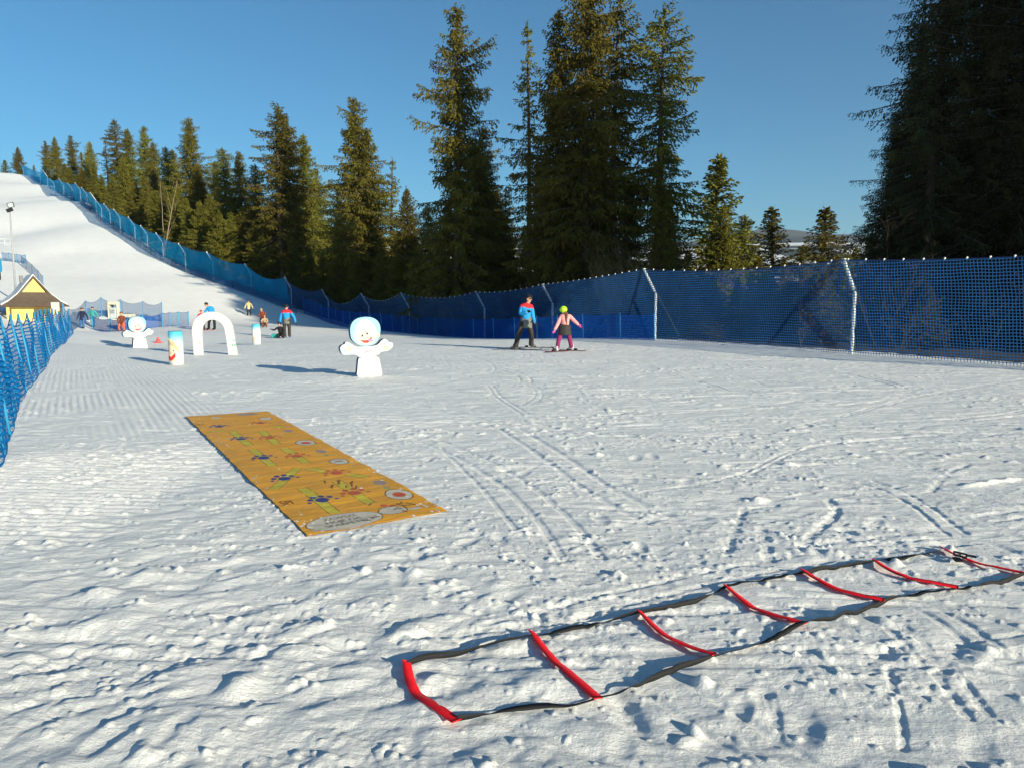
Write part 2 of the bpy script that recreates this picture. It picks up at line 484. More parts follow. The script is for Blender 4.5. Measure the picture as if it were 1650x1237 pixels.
for k in range(270):
    x = rt.uniform(-4, 11); y = rt.uniform(5.0, 26) if rt.random() < 0.8 else rt.uniform(3, 6)
    if x < -1.0 and y < 10: continue
    a = R(rt.choice([-58, -50, -40, 170, 5, 15, -20]) + rt.uniform(-14, 14))
    ln = rt.uniform(1.2, 6.0); cur = rt.uniform(-0.16, 0.16)
    P = []
    n = max(6, int(ln / 0.22))
    for i in range(n):
        P.append((x, y)); x += math.cos(a) * ln / n; y += math.sin(a) * ln / n; a += cur * ln / n * 1.2
    w = rt.uniform(.035, .085); dep = rt.uniform(.007, .02)
    track(P, w, dep)
    if rt.random() < 0.55:
        o = rt.uniform(0.12, 0.3); track([(px_ + o * math.sin(a), py_ - o * math.cos(a)) for px_, py_ in P], w, dep)
GROOVE_B = GROOVE
Z += GROOVE_B
# boot prints, mostly round the mat, the ladder and the near right corner
for k in range(330):
    q = rt.random()
    if q < 0.35: x, y = rt.uniform(-5, 2.5), rt.uniform(4.5, 10)
    elif q < 0.6: x, y = rt.uniform(-1, 3.5), rt.uniform(2.2, 5.5)
    elif q < 0.75: x, y = rt.uniform(-2.2, 0.5), rt.uniform(2.2, 5)
    else: x, y = rt.uniform(-6, 9), rt.uniform(6, 16)
    sc = rt.uniform(0.55, 1.0)
    if -1 < x < 0.9 and y < 3.6: sc *= 0.75
    if in_mat(x, y, .15) > 0: continue
    bump_at(x, y, .13 * sc, .055 * sc, rt.uniform(0, 6.3), -rt.uniform(.006, .015) * sc, rim=rt.uniform(0.15, 0.45), p=1.15)
# crumbs and clods of snow
for k in range(2600):
    q = rt.random()
    if q < 0.45: x, y = rt.uniform(-5, 3), rt.uniform(4.2, 9.5)
    elif q < 0.7: x, y = rt.uniform(-2.6, 3.2), rt.uniform(2.1, 5.2)
    else: x, y = rt.uniform(-8, 9), rt.uniform(7, 20)
    if in_mat(x, y, .06) > 0: continue
    s = rt.uniform(.007, .020) * (1.0 if rt.random() < 0.93 else 1.8)
    if y > 7: s *= 1.25
    for _ in range(1 if rt.random() < .6 else 3):
        bump_at(x + rt.gauss(0, .04), y + rt.gauss(0, .03), s * rt.uniform(.8, 1.8), s, rt.uniform(0, 3), s * rt.uniform(.3, 0.7) * (.6 if y > 7 else 1), p=1.7)
# bigger soft lumps lower left, and the dug hollow lower right
for k in range(60):
    x, y = rt.uniform(-3.2, 0.0), rt.uniform(2.0, 4.6)
    s = rt.uniform(.035, .085)
    bump_at(x, y, s * rt.uniform(1, 1.7), s, R(32) + rt.gauss(0, .5), s * rt.uniform(.15, .30), p=1.3)
for (px, py, rx, ry, rot, h) in [(1545, 1035, .15, .06, .7, -.013), (1590, 1050, .20, .05, .7, .016), (870, 1100, .17, .12, .4, .035), (760, 1040, .2, .1, .2, -.02),
                                 (1010, 1140, .05, .2, 0.2, -.03), (1350, 1185, .2, .07, .6, .012), (150, 1010, .2, .09, .5, .03)]:
    x, y = flat(px, py); bump_at(x, y, rx, ry, rot, h)

for q in range(14):
    _t = q / 13.0; _p = flat(1562 + 72 * _t, 783 - 13 * _t); bump_at(_p[0], _p[1], .09, .028, .15, .011, p=1.4)
def _idx(x, y):
    r = np.hypot(x, y); a = np.arctan2(x, y)
    fj = np.interp(a, ang, np.arange(len(ang))); fi = np.interp(np.log(np.maximum(r, .051)), np.log(rad), np.arange(len(rad)))
    return fi, fj
def hz(x, y):
    """height of the finished snow at x, y"""
    x = np.asarray(x, float); y = np.asarray(y, float)
    fi, fj = _idx(x, y)
    i = np.clip(fi.astype(int), 0, len(rad) - 2); j = np.clip(fj.astype(int), 0, len(ang) - 2)
    a = fi - i; b = fj - j
    return (Z[i, j] * (1 - b) + Z[i, j + 1] * b) * (1 - a) + (Z[i + 1, j] * (1 - b) + Z[i + 1, j + 1] * b) * a
def hz1(x, y):
    return float(hz(np.array([x]), np.array([y]))[0])
_YS = np.geomspace(1.2, 320, 6000)
def G(px, py):
    """where the photograph's pixel meets the snow"""
    d = ray(px, py)
    x = d[0] * _YS; z = CAM[2] + d[2] * _YS
    below = z < hz(x, _YS)
    k = int(np.argmax(below)) if below.any() else len(_YS) - 1
    y = _YS[k]
    return np.array([d[0] * y, y, hz1(d[0] * y, y)])
def on(px, py, Y):
    """ground point under pixel column px at distance Y"""
    p = W(px, py, Y)
    return np.array([p[0], p[1], hz1(p[0], p[1])])

def build_ground():
    nr, na = Z.shape
    verts = np.stack([GX, GY, Z], -1).reshape(-1, 3)
    i = np.arange(nr - 1)[:, None]; j = np.arange(na)[None, :]
    jn = (j + 1) % na
    quads = np.stack([i * na + j + 0 * jn, i * na + jn, (i + 1) * na + jn, (i + 1) * na + j], -1).reshape(-1, 4)[:, ::-1]
    me = np_mesh('snow_ground', verts, quads, smooth=True)
    m, nt, out = new_mat('snow')
    p = N(nt, 'ShaderNodeBsdfPrincipled')
    p.inputs['Roughness'].default_value = 0.62
    p.inputs['Specular IOR Level'].default_value = 0.25
    geo = N(nt, 'ShaderNodeNewGeometry')
    sep = N(nt, 'ShaderNodeSeparateXYZ'); L(nt, geo.outputs['Position'], sep.inputs[0])
    nz = noise_node(nt, 0.9, 5, 0.6)
    sn = ramp(nt, nz.outputs['Fac'], [(0.25, (0.82, 0.82, 0.81)), (0.7, (0.89, 0.89, 0.88))])
    # conifer woods and hedges on the far side of the valley
    n2 = noise_node(nt, 0.004, 7, 0.62)
    ln = N(nt, 'ShaderNodeVectorMath', operation='LENGTH'); L(nt, geo.outputs['Position'], ln.inputs[0])
    dist = N(nt, 'ShaderNodeMapRange'); dist.inputs['From Min'].default_value = 300; dist.inputs['From Max'].default_value = 700
    L(nt, ln.outputs['Value'], dist.inputs['Value'])
    hi = N(nt, 'ShaderNodeMapRange'); hi.inputs['From Min'].default_value = 2600; hi.inputs['From Max'].default_value = 3600
    hi.inputs['To Max'].default_value = 0.34
    L(nt, ln.outputs['Value'], hi.inputs['Value'])
    ad = N(nt, 'ShaderNodeMath', operation='ADD'); L(nt, n2.outputs['Fac'], ad.inputs[0]); L(nt, hi.outputs[0], ad.inputs[1])
    fm = ramp(nt, ad.outputs[0], [(0.49, (0, 0, 0)), (0.54, (1, 1, 1))])
    mul = N(nt, 'ShaderNodeMath', operation='MULTIPLY'); L(nt, fm.outputs['Color'], mul.inputs[0]); L(nt, dist.outputs[0], mul.inputs[1])
    mx = N(nt, 'ShaderNodeMix', data_type='RGBA')
    L(nt, mul.outputs[0], mx.inputs[0]); L(nt, sn.outputs['Color'], mx.inputs[6]); mx.inputs[7].default_value = (0.045, 0.055, 0.045, 1)
    L(nt, mx.outputs[2], p.inputs['Base Color'])
    b1 = N(nt, 'ShaderNodeBump'); b1.inputs['Strength'].default_value = 0.8; b1.inputs['Distance'].default_value = 0.015
    g1 = noise_node(nt, 55.0, 8, 0.72); L(nt, g1.outputs['Fac'], b1.inputs['Height'])
    b0 = N(nt, 'ShaderNodeBump'); b0.inputs['Strength'].default_value = 0.7; b0.inputs['Distance'].default_value = 0.004
    g0 = noise_node(nt, 190.0, 5, 0.7); L(nt, g0.outputs['Fac'], b0.inputs['Height']); L(nt, b0.outputs[0], b1.inputs['Normal'])
    b2 = N(nt, 'ShaderNodeBump'); b2.inputs['Strength'].default_value = 0.50; b2.inputs['Distance'].default_value = 0.05
    mp = N(nt, 'ShaderNodeMapping'); mp.inputs['Scale'].default_value = (1.0, 2.6, 1.0)
    tc = N(nt, 'ShaderNodeTexCoord'); L(nt, tc.outputs['Object'], mp.inputs['Vector'])
    g2 = N(nt, 'ShaderNodeTexNoise'); g2.inputs['Scale'].default_value = 3.0; g2.inputs['Detail'].default_value = 8; g2.inputs['Roughness'].default_value = .6
    L(nt, mp.outputs[0], g2.inputs['Vector'])
    L(nt, g2.outputs['Fac'], b2.inputs['Height']); L(nt, b1.outputs[0], b2.inputs['Normal'])
    b3 = N(nt, 'ShaderNodeBump'); b3.inputs['Strength'].default_value = 0.55; b3.inputs['Distance'].default_value = 0.022
    mp3 = N(nt, 'ShaderNodeMapping'); mp3.inputs['Scale'].default_value = (1.0, 1.9, 1.0); mp3.inputs['Rotation'].default_value = (0, 0, .35); L(nt, tc.outputs['Object'], mp3.inputs['Vector'])
    g3 = N(nt, 'ShaderNodeTexNoise'); g3.inputs['Scale'].default_value = 10.0; g3.inputs['Detail'].default_value = 6; g3.inputs['Roughness'].default_value = .68; g3.inputs['Distortion'].default_value = .4
    L(nt, mp3.outputs[0], g3.inputs['Vector']); L(nt, g3.outputs['Fac'], b3.inputs['Height']); L(nt, b2.outputs[0], b3.inputs['Normal'])
    L(nt, b3.outputs[0], p.inputs['Normal'])
    L(nt, p.outputs[0], out.inputs[0])
    o = mesh_obj('snow_ground', me, None, m)
    tag(o, 'trodden white snow of the ski slope with tracks and boot prints', 'snow', kind='structure')
# ------------------------------------------------------------------ nets and fences
def net_mesh(name, top, bot, nu, nv, wr=0.03, seed=1, sag=None):
    """sheet between two polylines given at the same stations; uv in metres"""
    top = np.array(top, float); bot = np.array(bot, float)
    n = len(top)
    t = np.linspace(0, n - 1, nu * (n - 1) + 1)
    i = np.minimum(t.astype(int), n - 2); f = (t - i)[:, None]
    T = top[i] * (1 - f) + top[i + 1] * f
    B = bot[i] * (1 - f) + bot[i + 1] * f
    if sag is not None:
        s = np.array(sag, float)[i]
        T[:, 2] -= s * 4 * f[:, 0] * (1 - f[:, 0])
    u = np.r_[0, np.cumsum(np.linalg.norm(np.diff(B, axis=0), axis=1))]
    v = np.linspace(0, 1, nv + 1)
    P = B[:, None] * (1 - v)[None, :, None] + T[:, None] * v[None, :, None]
    tan = np.gradient(B, axis=0); nrm = np.stack([tan[:, 1], -tan[:, 0], 0 * tan[:, 0]], -1)
    nrm /= np.linalg.norm(nrm, axis=1)[:, None] + 1e-9
    UU, VV = np.meshgrid(u, v, indexing='ij')
    d = wr * (pn(UU * 0.9, VV * 1.4, seed) + 0.6 * pn(UU * 2.6, VV * 1.1, seed + 1)) * np.sin(np.pi * np.clip(VV, 0, 1)) ** 0.5
    P = P + nrm[:, None] * d[..., None]
    H = np.linalg.norm(T - B, axis=1)
    uv = np.stack([UU, VV * H[:, None]], -1)
    nU, nV = P.shape[:2]
    a = np.arange(nU - 1)[:, None] * nV + np.arange(nV - 1)[None, :]
    quads = np.stack([a, a + nV, a + nV + 1, a + 1], -1).reshape(-1, 4)
    return np_mesh(name, P.reshape(-1, 3), quads, uv.reshape(-1, 2), smooth=True), T

def rope(name, pts, r, m, parent, n=5):
    bm = bmesh.new(); bm_tube(bm, pts, r, n)
    return from_bm(name, bm, m, parent, True)

def kinked_post_mesh(H, lean):
    bm = bmesh.new()
    bm_tube(bm, [(0, 0, -0.3), (0, 0, H * 0.66), (0, lean * 0.12, H * 0.70), (0, lean, H)], [.055, .055, .055, .05], 10)
    bm_box(bm, 0, lean, H + 0.02, .10, .10, .06, bevel=.01)
    me = bpy.data.meshes.new('post'); bmesh.ops.recalc_face_normals(bm, faces=bm.faces); bm.to_mesh(me); bm.free()
    me.materials.append(M['post_pale'])
    return me
def shadow_stay_mesh(H, lean):  # unseen strut added to cast the diagonal shadow on the net
    bm = bmesh.new(); bm_tube(bm, [(0, lean - .04, H - .02), (0, -1.25, 0.1)], .03, 6)
    me = bpy.data.meshes.new('stay'); bm.to_mesh(me); bm.free(); me.materials.append(M['steel_dark'])
    return me
clip_me = None
def get_clip():
    global clip_me
    if clip_me is None:
        bm = bmesh.new(); bm_box(bm, 0, 0, .02, .042, .042, .07, bevel=.012)
        clip_me = bpy.data.meshes.new('tie'); bm.to_mesh(clip_me); bm.free(); clip_me.materials.append(M['clip'])
    return clip_me

def high_fence(stations, label, netm, H, lean, sags, clips, off=.12):
    """stations: ground points along the piste edge, forest on the right hand"""
    base = np.array(stations, float)
    root = empty('safety_fence', base[len(base) // 2], label, 'fence')
    o = np.array(root.location)
    pm = kinked_post_mesh(H, lean); sm = shadow_stay_mesh(H, lean)
    tops, bots = [], []
    for k, b in enumerate(base):
        a = base[max(k - 1, 0)]; c = base[min(k + 1, len(base) - 1)]
        t = (c - a)[:2]; t = t / np.linalg.norm(t)
        n = np.array([-t[1], t[0]])            # towards the piste (left of the walking direction)
        rz = math.atan2(n[1], n[0]) - math.pi / 2
        p = mesh_obj('post', pm if k == 0 else pm, root); p.location = b - o; p.rotation_euler = (0, 0, rz)
        if off > 0:
            s = mesh_obj('stay', sm, root); s.location = b - o; s.rotation_euler = (0, 0, rz)
        tops.append(np.r_[b[:2] + n * (lean + (.06 if off > 0 else -.04)), b[2] + H]); bots.append(np.r_[b[:2] + n * off, b[2] - .06])
    # follow the snow along the foot of the net
    me, T = net_mesh('net', np.array(tops) - o, np.array(bots) - o, 16, 10, .05, 5, sags)
    co = np.empty(len(me.vertices) * 3, np.float32); me.vertices.foreach_get('co', co); co = co.reshape(-1, 11, 3)
    gz_ = hz(co[:, 0, 0] + o[0], co[:, 0, 1] + o[1]) - .06 - o[2]
    dz = gz_ - co[:, 0, 2]
    co[:, :, 2] += dz[:, None] * (1 - np.linspace(0, 1, 11))[None, :]
    me.vertices.foreach_set('co', co.ravel()); me.update()
    mesh_obj('net', me, root, netm)
    rope('top_rope', [tuple(p) for p in T], .018, M['rope'], root)
    if clips:
        d = np.r_[0, np.cumsum(np.linalg.norm(np.diff(T, axis=0), axis=1))]
        k = 0; s = 0.2
        while s < d[-1] and k < clips:
            p = np.array([np.interp(s, d, T[:, q]) for q in range(3)])
            c = mesh_obj('tie', get_clip(), root); c.location = p
            s += 0.56; k += 1
    return root

fa = [G(px, py) if Y < 45 else on(px, py, Y) for px, py, Y in FENCE_A]
fa = [on(px, py, Y) for px, py, Y in FENCE_A]
d0 = fa[0] - fa[1]
e1 = fa[0] + d0 * 1.0; e1[2] = hz1(e1[0], e1[1])
e2 = e1 + d0 * 1.05; e2[2] = hz1(e2[0], e2[1])
linkp = on(470, 494, 70)
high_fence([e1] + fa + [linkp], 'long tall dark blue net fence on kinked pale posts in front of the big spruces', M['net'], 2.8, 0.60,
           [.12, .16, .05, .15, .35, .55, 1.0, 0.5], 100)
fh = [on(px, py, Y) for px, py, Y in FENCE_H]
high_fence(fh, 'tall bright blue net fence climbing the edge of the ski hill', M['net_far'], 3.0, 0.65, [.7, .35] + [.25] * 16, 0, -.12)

def low_fence(pts_bot, hts, label, netm, postm, post_px=None, seg=None, pr=.018, name='net_fence', lean=(0, 0), seed=3, wr=.05, sag=.05, posts=None, nu=8, nv=6):
    b = np.array(pts_bot, float)
    o = b[len(b) // 2].copy()
    root = empty(name, o, label, 'fence')
    top = b.copy(); top[:, 2] += hts; top[:, 0] += lean[0]; top[:, 1] += lean[1]
    me, T = net_mesh('net', top - o, b - o - np.array([0, 0, .03]), nu, nv, wr, seed, [sag] * len(b))
    mesh_obj('net', me, root, netm)
    rope('top_rope', [tuple(p) for p in T], .010, M['rope'], root)
    ids = range(len(b)) if posts is None else posts
    for k in ids:
        bm = bmesh.new()
        bm_tube(bm, [b[k] - o - np.array([0, 0, .25]), (b[k] + top[k]) / 2 - o, top[k] - o + np.array([0, 0, .03])], pr, 7)
        from_bm('post', bm, postm, root, True)
    return root

# low deep-blue net running in front of the tall one
low = [(1055, 549, 29.3), (1000, 549.5, 31), (940, 548.5, 33.5), (899, 548, 36), (866, 548, 38), (830, 548, 40), (796, 547, 42.5), (764, 546.5, 45), (731, 545, 47.5),
       (702, 542, 49.5), (674, 540, 51), (650, 538, 52.5), (633, 536, 54), (615, 534, 55.5), (598, 532, 57), (582, 530.5, 58.5), (565, 528, 60), (554, 526.5, 62), (542, 524, 64), (530, 522, 65.5),
       (519, 518, 67), (508, 513, 68), (502, 509, 68.6), (490, 504, 69)]
lb = [on(px, py, Y) for px, py, Y in low]
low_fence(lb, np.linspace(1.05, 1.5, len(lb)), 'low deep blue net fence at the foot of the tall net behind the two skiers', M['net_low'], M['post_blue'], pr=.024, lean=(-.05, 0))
# low slack net along the edge of the hill
hb = []
for px, py, Y in [(478, 502, 68.5), (455, 491, 70), (430, 479, 72), (405, 468, 73.5), (375, 460, 75), (344, 453, 76), (320, 443, 78), (297, 432, 80), (278, 424, 82), (258, 415, 84),
                  (243, 406, 87), (226, 396, 90), (210, 386, 93), (197, 377, 96), (184, 369, 99), (170, 360, 103), (158, 349, 108), (145, 341, 113), (130, 330, 120)]:
    p = on(px, py, Y); hb.append(p)
low_fence(hb, np.full(len(hb), .75), 'slack grey blue low net lying along the snow edge below the hill fence', M['net_grey'], M['steel_dark'], pr=.016, seed=9, wr=.25, sag=.15)

# billowing net on the near left
lf = [(-150, 1100, 4.1), (-70, 900, 5.2), (0, 765, 6.9), (20, 700, 8.94), (33, 650, 11.67), (55, 617, 14.6), (75, 592, 18), (82, 580, 21), (93, 565, 24), (102, 554, 27.5), (109, 545, 31), (119, 539, 34)]
lfp = [on(px, py, Y) for px, py, Y in lf]
H = np.linspace(1.42, 1.22, len(lfp)); H[-1] = 1.0; H[-2] = 1.12
lfp2 = []
for k in range(len(lfp) - 1):
    lfp2 += [lfp[k], (lfp[k] + lfp[k + 1]) / 2]
lfp2.append(lfp[-1])
for q in lfp2: q[2] = hz1(q[0], q[1])
H2 = np.interp(np.arange(len(lfp2)), np.arange(0, len(lfp2), 2), H)
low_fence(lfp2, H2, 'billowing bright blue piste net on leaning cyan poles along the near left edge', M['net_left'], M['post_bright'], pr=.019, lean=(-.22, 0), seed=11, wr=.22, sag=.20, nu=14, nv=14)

# thin nets down at the lift and up the far left
def pxfence(pts, h, label, netm=None, postm=None, **kw):
    pp = [on(px, py, Y) for px, py, Y in pts]
    return low_fence(pp, np.full(len(pp), h), label, netm or M['net_grey'], postm or M['post_blue'], **kw)
pxfence([(104, 533, 40), (112, 528, 47), (140, 525, 55), (165, 524, 57), (196, 523, 57), (232, 522, 57), (262, 521, 57)], 1.45, 'sagging grey blue net behind the two people beside the hut', sag=.25, pr=.035)
pxfence([(150, 531, 52), (178, 533, 50), (200, 534, 49.5), (231, 532, 50), (262, 529, 51)], .95, 'bright blue lift queue net behind the person in orange trousers', M['net_low'], M['post_bright'], pr=.045, sag=.15)
pxfence([(262, 529, 50.5), (274, 528, 50.5), (288, 526, 51), (304, 523.5, 52)], .95, 'short grey net panel ending left of the white arch', M['net_grey'], M['post_blue'], pr=.04)
pxfence([(0, 370, 78), (12, 386, 78), (26, 400, 78), (41, 410, 78)], .9, 'grey net high on the far left running down past the lamp post', pr=.03)
pxfence([(34, 412, 77), (42, 425, 75), (52, 440, 72), (62, 452, 69), (70, 462, 66)], .9, 'grey net with close posts running down behind the hut roof', pr=.03)

# ------------------------------------------------------------------ agility ladder on the snow
def ground_line(pp, lift, n):
    q = [G(*p) for p in pp]
    q = np.array(q)
    # smooth path through the points
    t = np.linspace(0, len(q) - 1, n)
    xy = np.array(smoothpath([(a[0], a[1]) for a in q], n))
    z = np.interp(t, np.arange(len(q)), lift)
    return np.c_[xy, hz(xy[:, 0], xy[:, 1]) * 0.55 + 0.45 * np.interp(t, np.arange(len(q)), q[:, 2]) + z]
up = [(656, 1076), (745, 1056), (856, 1028), (945, 1013), (1032, 993), (1105, 974), (1170, 950), (1232, 938), (1293, 924), (1350, 917), (1409, 909), (1465, 898), (1517, 888)]
dn = [(735, 1168), (850, 1146), (962, 1131), (1052, 1097), (1150, 1062), (1225, 1038), (1297, 1010), (1360, 991), (1424, 973), (1484, 960), (1543, 952), (1600, 940), (1652, 929)]
rungs = [[(655, 1073), (670, 1122), (736, 1170)], [(857, 1024), (893, 1070), (964, 1133)], [(1031, 991), (1073, 1031), (1151, 1063)], [(1170, 949), (1217, 985), (1298, 1011)],
         [(1293, 923), (1345, 952), (1425, 974)], [(1409, 908), (1460, 934), (1544, 952)], [(1516, 886), (1568, 908), (1654, 930)]]
lad_o = G(1150, 1020)
ladder = empty('agility_ladder', lad_o, 'agility ladder of black straps and seven red rungs lying on the snow', 'ladder')
lr = random.Random(5)
def ribbon(name, P, w, mat, tw, thick=.0025, parent=None, nrm_bias=0.0):
    """strap along P; tw gives the roll at each point"""
    P = np.array(P); n = len(P)
    T = np.gradient(P, axis=0); T /= np.linalg.norm(T, axis=1)[:, None]
    up_ = np.array([0, 0, 1.0])
    S_ = np.cross(T, up_); S_ /= np.linalg.norm(S_, axis=1)[:, None]
    U_ = np.cross(S_, T)
    c = np.cos(tw)[:, None]; s = np.sin(tw)[:, None]
    A = S_ * c + U_ * s; B = -S_ * s + U_ * c
    hw = (w / 2)[:, None] if hasattr(w, '__len__') else w / 2
    rings = np.stack([P + A * hw + B * thick, P - A * hw + B * thick, P - A * hw - B * thick, P + A * hw - B * thick], 1)
    v = rings.reshape(-1, 3)
    q = []
    for i in range(n - 1):
        for k in range(4):
            q.append((i * 4 + k, i * 4 + (k + 1) % 4, (i + 1) * 4 + (k + 1) % 4, (i + 1) * 4 + k))
    q.append((0, 1, 2, 3)); e = (n - 1) * 4; q.append((e + 3, e + 2, e + 1, e))
    me = np_mesh(name, v - lad_o, q)
    return mesh_obj(name, me, parent, mat)
for line, sd in ((up, 0), (dn, 1)):
    n = 170
    P = ground_line(line, [.018, .016, .022, .015, .018, .015, .020, .015, .018, .014, .017, .013, .016], n)
    t = np.linspace(0, 12, n)
    P[:, 2] += .006 * np.sin(t * 2.1 + sd) + .004 * np.sin(t * 5.3 + 2 * sd)
    P[:, 0] += .006 * np.sin(t * 2.6 + sd); P[:, 1] += .005 * np.sin(t * 3.1 + 1)
    tw = 0.75 + 0.9 * np.sin(t * 1.55 + 0.6 + 2 * sd) + .35 * np.sin(t * 4.0 + sd)
    ribbon('strap', P, .028, M['strap'], tw, .0012, ladder)
for k, rg in enumerate(rungs):
    n = 26
    P = ground_line(rg, [.024, .016 + .003 * (k % 3), .024], n)
    P[:, 2] = P[:, 2] * 0.5 + 0.5 * np.interp(np.linspace(0, 1, n), [0, .5, 1], [P[0, 2], P[n // 2, 2], P[-1, 2]])
    tw = np.interp(np.linspace(0, 1, n), [0, .4, 1], [0.55 if k == 0 else .5, .2, .05]) + .12 * math.sin(k)
    w = np.full(n, .044)
    if k == 6: w *= .85
    ribbon('rung', P, w, M['red'], tw, .0028, ladder)
bk = G(1545, 903)
bm = bmesh.new()
for dx, dy, sx, sy in ((0, .022, .075, .010), (0, -.022, .075, .010), (-.034, 0, .010, .05), (.034, 0, .010, .05), (0.0, 0, .008, .05)):
    bm_box(bm, dx, dy, .045, sx, sy, .012, bevel=.003)
bm_box(bm, .062, .010, .048, .05, .026, .004, rz=.15)
bm_box(bm, -.01, -.06, .035, .05, .05, .010, rz=.5, bevel=.003)
b_ = from_bm('buckle', bm, M['black'], ladder)
b_.location = bk - lad_o + np.array([0, 0, 0.0]); b_.rotation_euler = (0.15, 0.1, -.55)

# ------------------------------------------------------------------ printed orange mat
mA, mB, mC, mD = [G(*p)[:2] for p in ((495, 866), (720, 825), (431, 663), (299, 672))]
def mat_xy(u, v):
    u = np.asarray(u)[..., None]; v = np.asarray(v)[..., None]
    return (mA * (1 - u) + mB * u) * (1 - v) + (mD * (1 - u) + mC * u) * v
def mat_uv(px, py):
    p = np.array(flat(px, py)); u = v = 0.5
    for _ in range(30):
        q = mat_xy(u, v); e = p - q
        du = (mB - mA) * (1 - v) + (mC - mD) * v; dv = (mD - mA) * (1 - u) + (mC - mB) * u
        J = np.array([[du[0], dv[0]], [du[1], dv[1]]]); s = np.linalg.solve(J, e); u += s[0]; v += s[1]
    return u, v
NU, NV = 170, 900
uu = np.linspace(0, 1, NU + 1); vv = np.linspace(0, 1, NV + 1)
Ug, Vg = np.meshgrid(uu, vv, indexing='ij')
MXY = mat_xy(Ug, Vg)
LU, LV = 1.1, 6.2
edge = np.minimum(Ug, 1 - Ug) * LU
base_z = hz(MXY[..., 0], MXY[..., 1])
def smooth2(a, k):
    for ax in (0, 1):
        c = np.cumsum(np.pad(a, [(k + 1, k) if i == ax else (0, 0) for i in (0, 1)], mode='edge'), axis=ax)
        a = (np.take(c, range(2 * k + 1, c.shape[ax]), ax) - np.take(c, range(0, c.shape[ax] - 2 * k - 1), ax)) / (2 * k + 1)
    return a
sm = smooth2(base_z, 18)
mz = np.maximum(sm + .022, 0) + .0
wav = .007 * pn(Ug * 2.2, Vg * 34, 41) + .004 * pn(Ug * 4, Vg * 80, 42) + .010 * np.exp(-(edge / .10) ** 2) * pn(Ug * 2, Vg * 26, 43) * 1.6
mz = sm + .014 + .65 * wav + .010 * np.exp(-(np.minimum(Vg, 1 - Vg) * LV / .12) ** 2) * pn(Ug * 6, Vg * 3, 44)
MXY = MXY + (0.018 * np.exp(-(edge / .07) ** 2) * pn(Vg * 30, Ug * 1, 45))[..., None] * np.array([1, .3])
# faces: centre uv in metres
uc = (Ug[:-1, :-1] + .5 / NU) * LU; vc = (Vg[:-1, :-1] + .5 / NV) * LV
mi = np.zeros(uc.shape, int)
def stripe(p0, p1, w, m):
    a = np.array(mat_uv(*p0)) * (LU, LV); b = np.array(mat_uv(*p1)) * (LU, LV)
    t = b - a; ln = np.hypot(*t); t /= ln
    s = (uc - a[0]) * t[0] + (vc - a[1]) * t[1]; d = (uc - a[0]) * -t[1] + (vc - a[1]) * t[0]
    ins = (s > 0) & (s < ln) & (np.abs(d) < w / 2)
    edge_ = (s > -.008) & (s < ln + .008) & (np.abs(np.abs(d) - w / 2) < .006)
    mi[edge_] = 7; mi[ins] = m
def blob(p, rx, ry, m, outline=False, off=(0, 0)):
    a = np.array(mat_uv(*p)) * (LU, LV) + off
    d = np.sqrt(((uc - a[0]) / rx) ** 2 + ((vc - a[1]) / ry) ** 2) + .06 * pn(uc * 9, vc * 9, 50)
    if outline: mi[d < 1.0 + .010 / rx] = 7
    mi[d < 1] = m
def paw(p, m):
    blob(p, .054, .078, m)
    for dx, dy, r in ((-.085, .045, .026), (-.042, .12, .026), (.027, .13, .026), (.082, .07, .026), (.115, -.025, .018), (-.115, -.035, .018)):
        blob(p, r, r * 1.4, m, off=(dx, dy))
X0, Y0, K = 280, 640, 460 / 1650.0
def zp(x, y): return (X0 + x * K, Y0 + y * K)
for a, b in (((335, 200), (440, 285)), ((505, 197), (595, 275)), ((455, 305), (570, 402)), ((640, 300), (765, 385)), ((715, 415), (575, 540)), ((775, 418), (900, 440)),
             ((1010, 450), (1115, 470)), ((745, 530), (935, 678)), ((945, 495), (1140, 620)), ((300, 200), (205, 205)), ((590, 170), (620, 178))):
    stripe(zp(*a), zp(*b), .085, 1)
for p in ((262, 173), (388, 245), (520, 356), (640, 475), (858, 602)): paw(zp(*p), 2)
for p in ((500, 153), (555, 238), (712, 345), (940, 443), (1045, 560)): paw(zp(*p), 3)
for p, q in (((763, 268), 1), ((1302, 568), 1)):
    blob(zp(*p), .10, .17, 4, True); blob(zp(p[0], p[1]), .055, .075, 3)
blob(zp(955, 376), .085, .13, 4, True); blob(zp(955, 376), .05, .03, 5)
blob(zp(530, 127), .08, .11, 4, True); blob(zp(425, 101), .14, .10, 5)
for p in ((660, 200), (850, 318), (1190, 500)): blob(zp(*p), .055, .10, 5)
for p in ((1230, 530), (880, 340)): blob(zp(*p), .03, .05, 6)
blob(zp(992, 722), .285, .19, 4, True)
blob(zp(1265, 660), .11, .10, 4, True); blob(zp(1215, 632), .03, .035, 3); blob(zp(1262, 632), .028, .03, 3); blob(zp(1310, 648), .014, .02, 7)
blob(zp(1395, 648), .06, .03, 4); blob(zp(245, 122), .06, .09, 4)
for p in ((245, 270), (460, 470), (720, 223), (1035, 398), (1525, 657), (820, 785)): blob(zp(*p), .016, .024, 4); blob(zp(*p), .006, .009, 7)
for k in range(16):   # scribbled outlines of the printed cartoon near the front edge
    a = rt.uniform(1130, 1400); b = rt.uniform(610, 740); stripe(zp(a, b), zp(a + rt.uniform(-40, 60), b + rt.uniform(-14, 14)), .006, 7)
for k in range(10):
    a = rt.uniform(860, 1120); b = rt.uniform(470, 520); stripe(zp(a, b), zp(a + rt.uniform(-8, 8), b + rt.uniform(10, 22)), .006, 8)
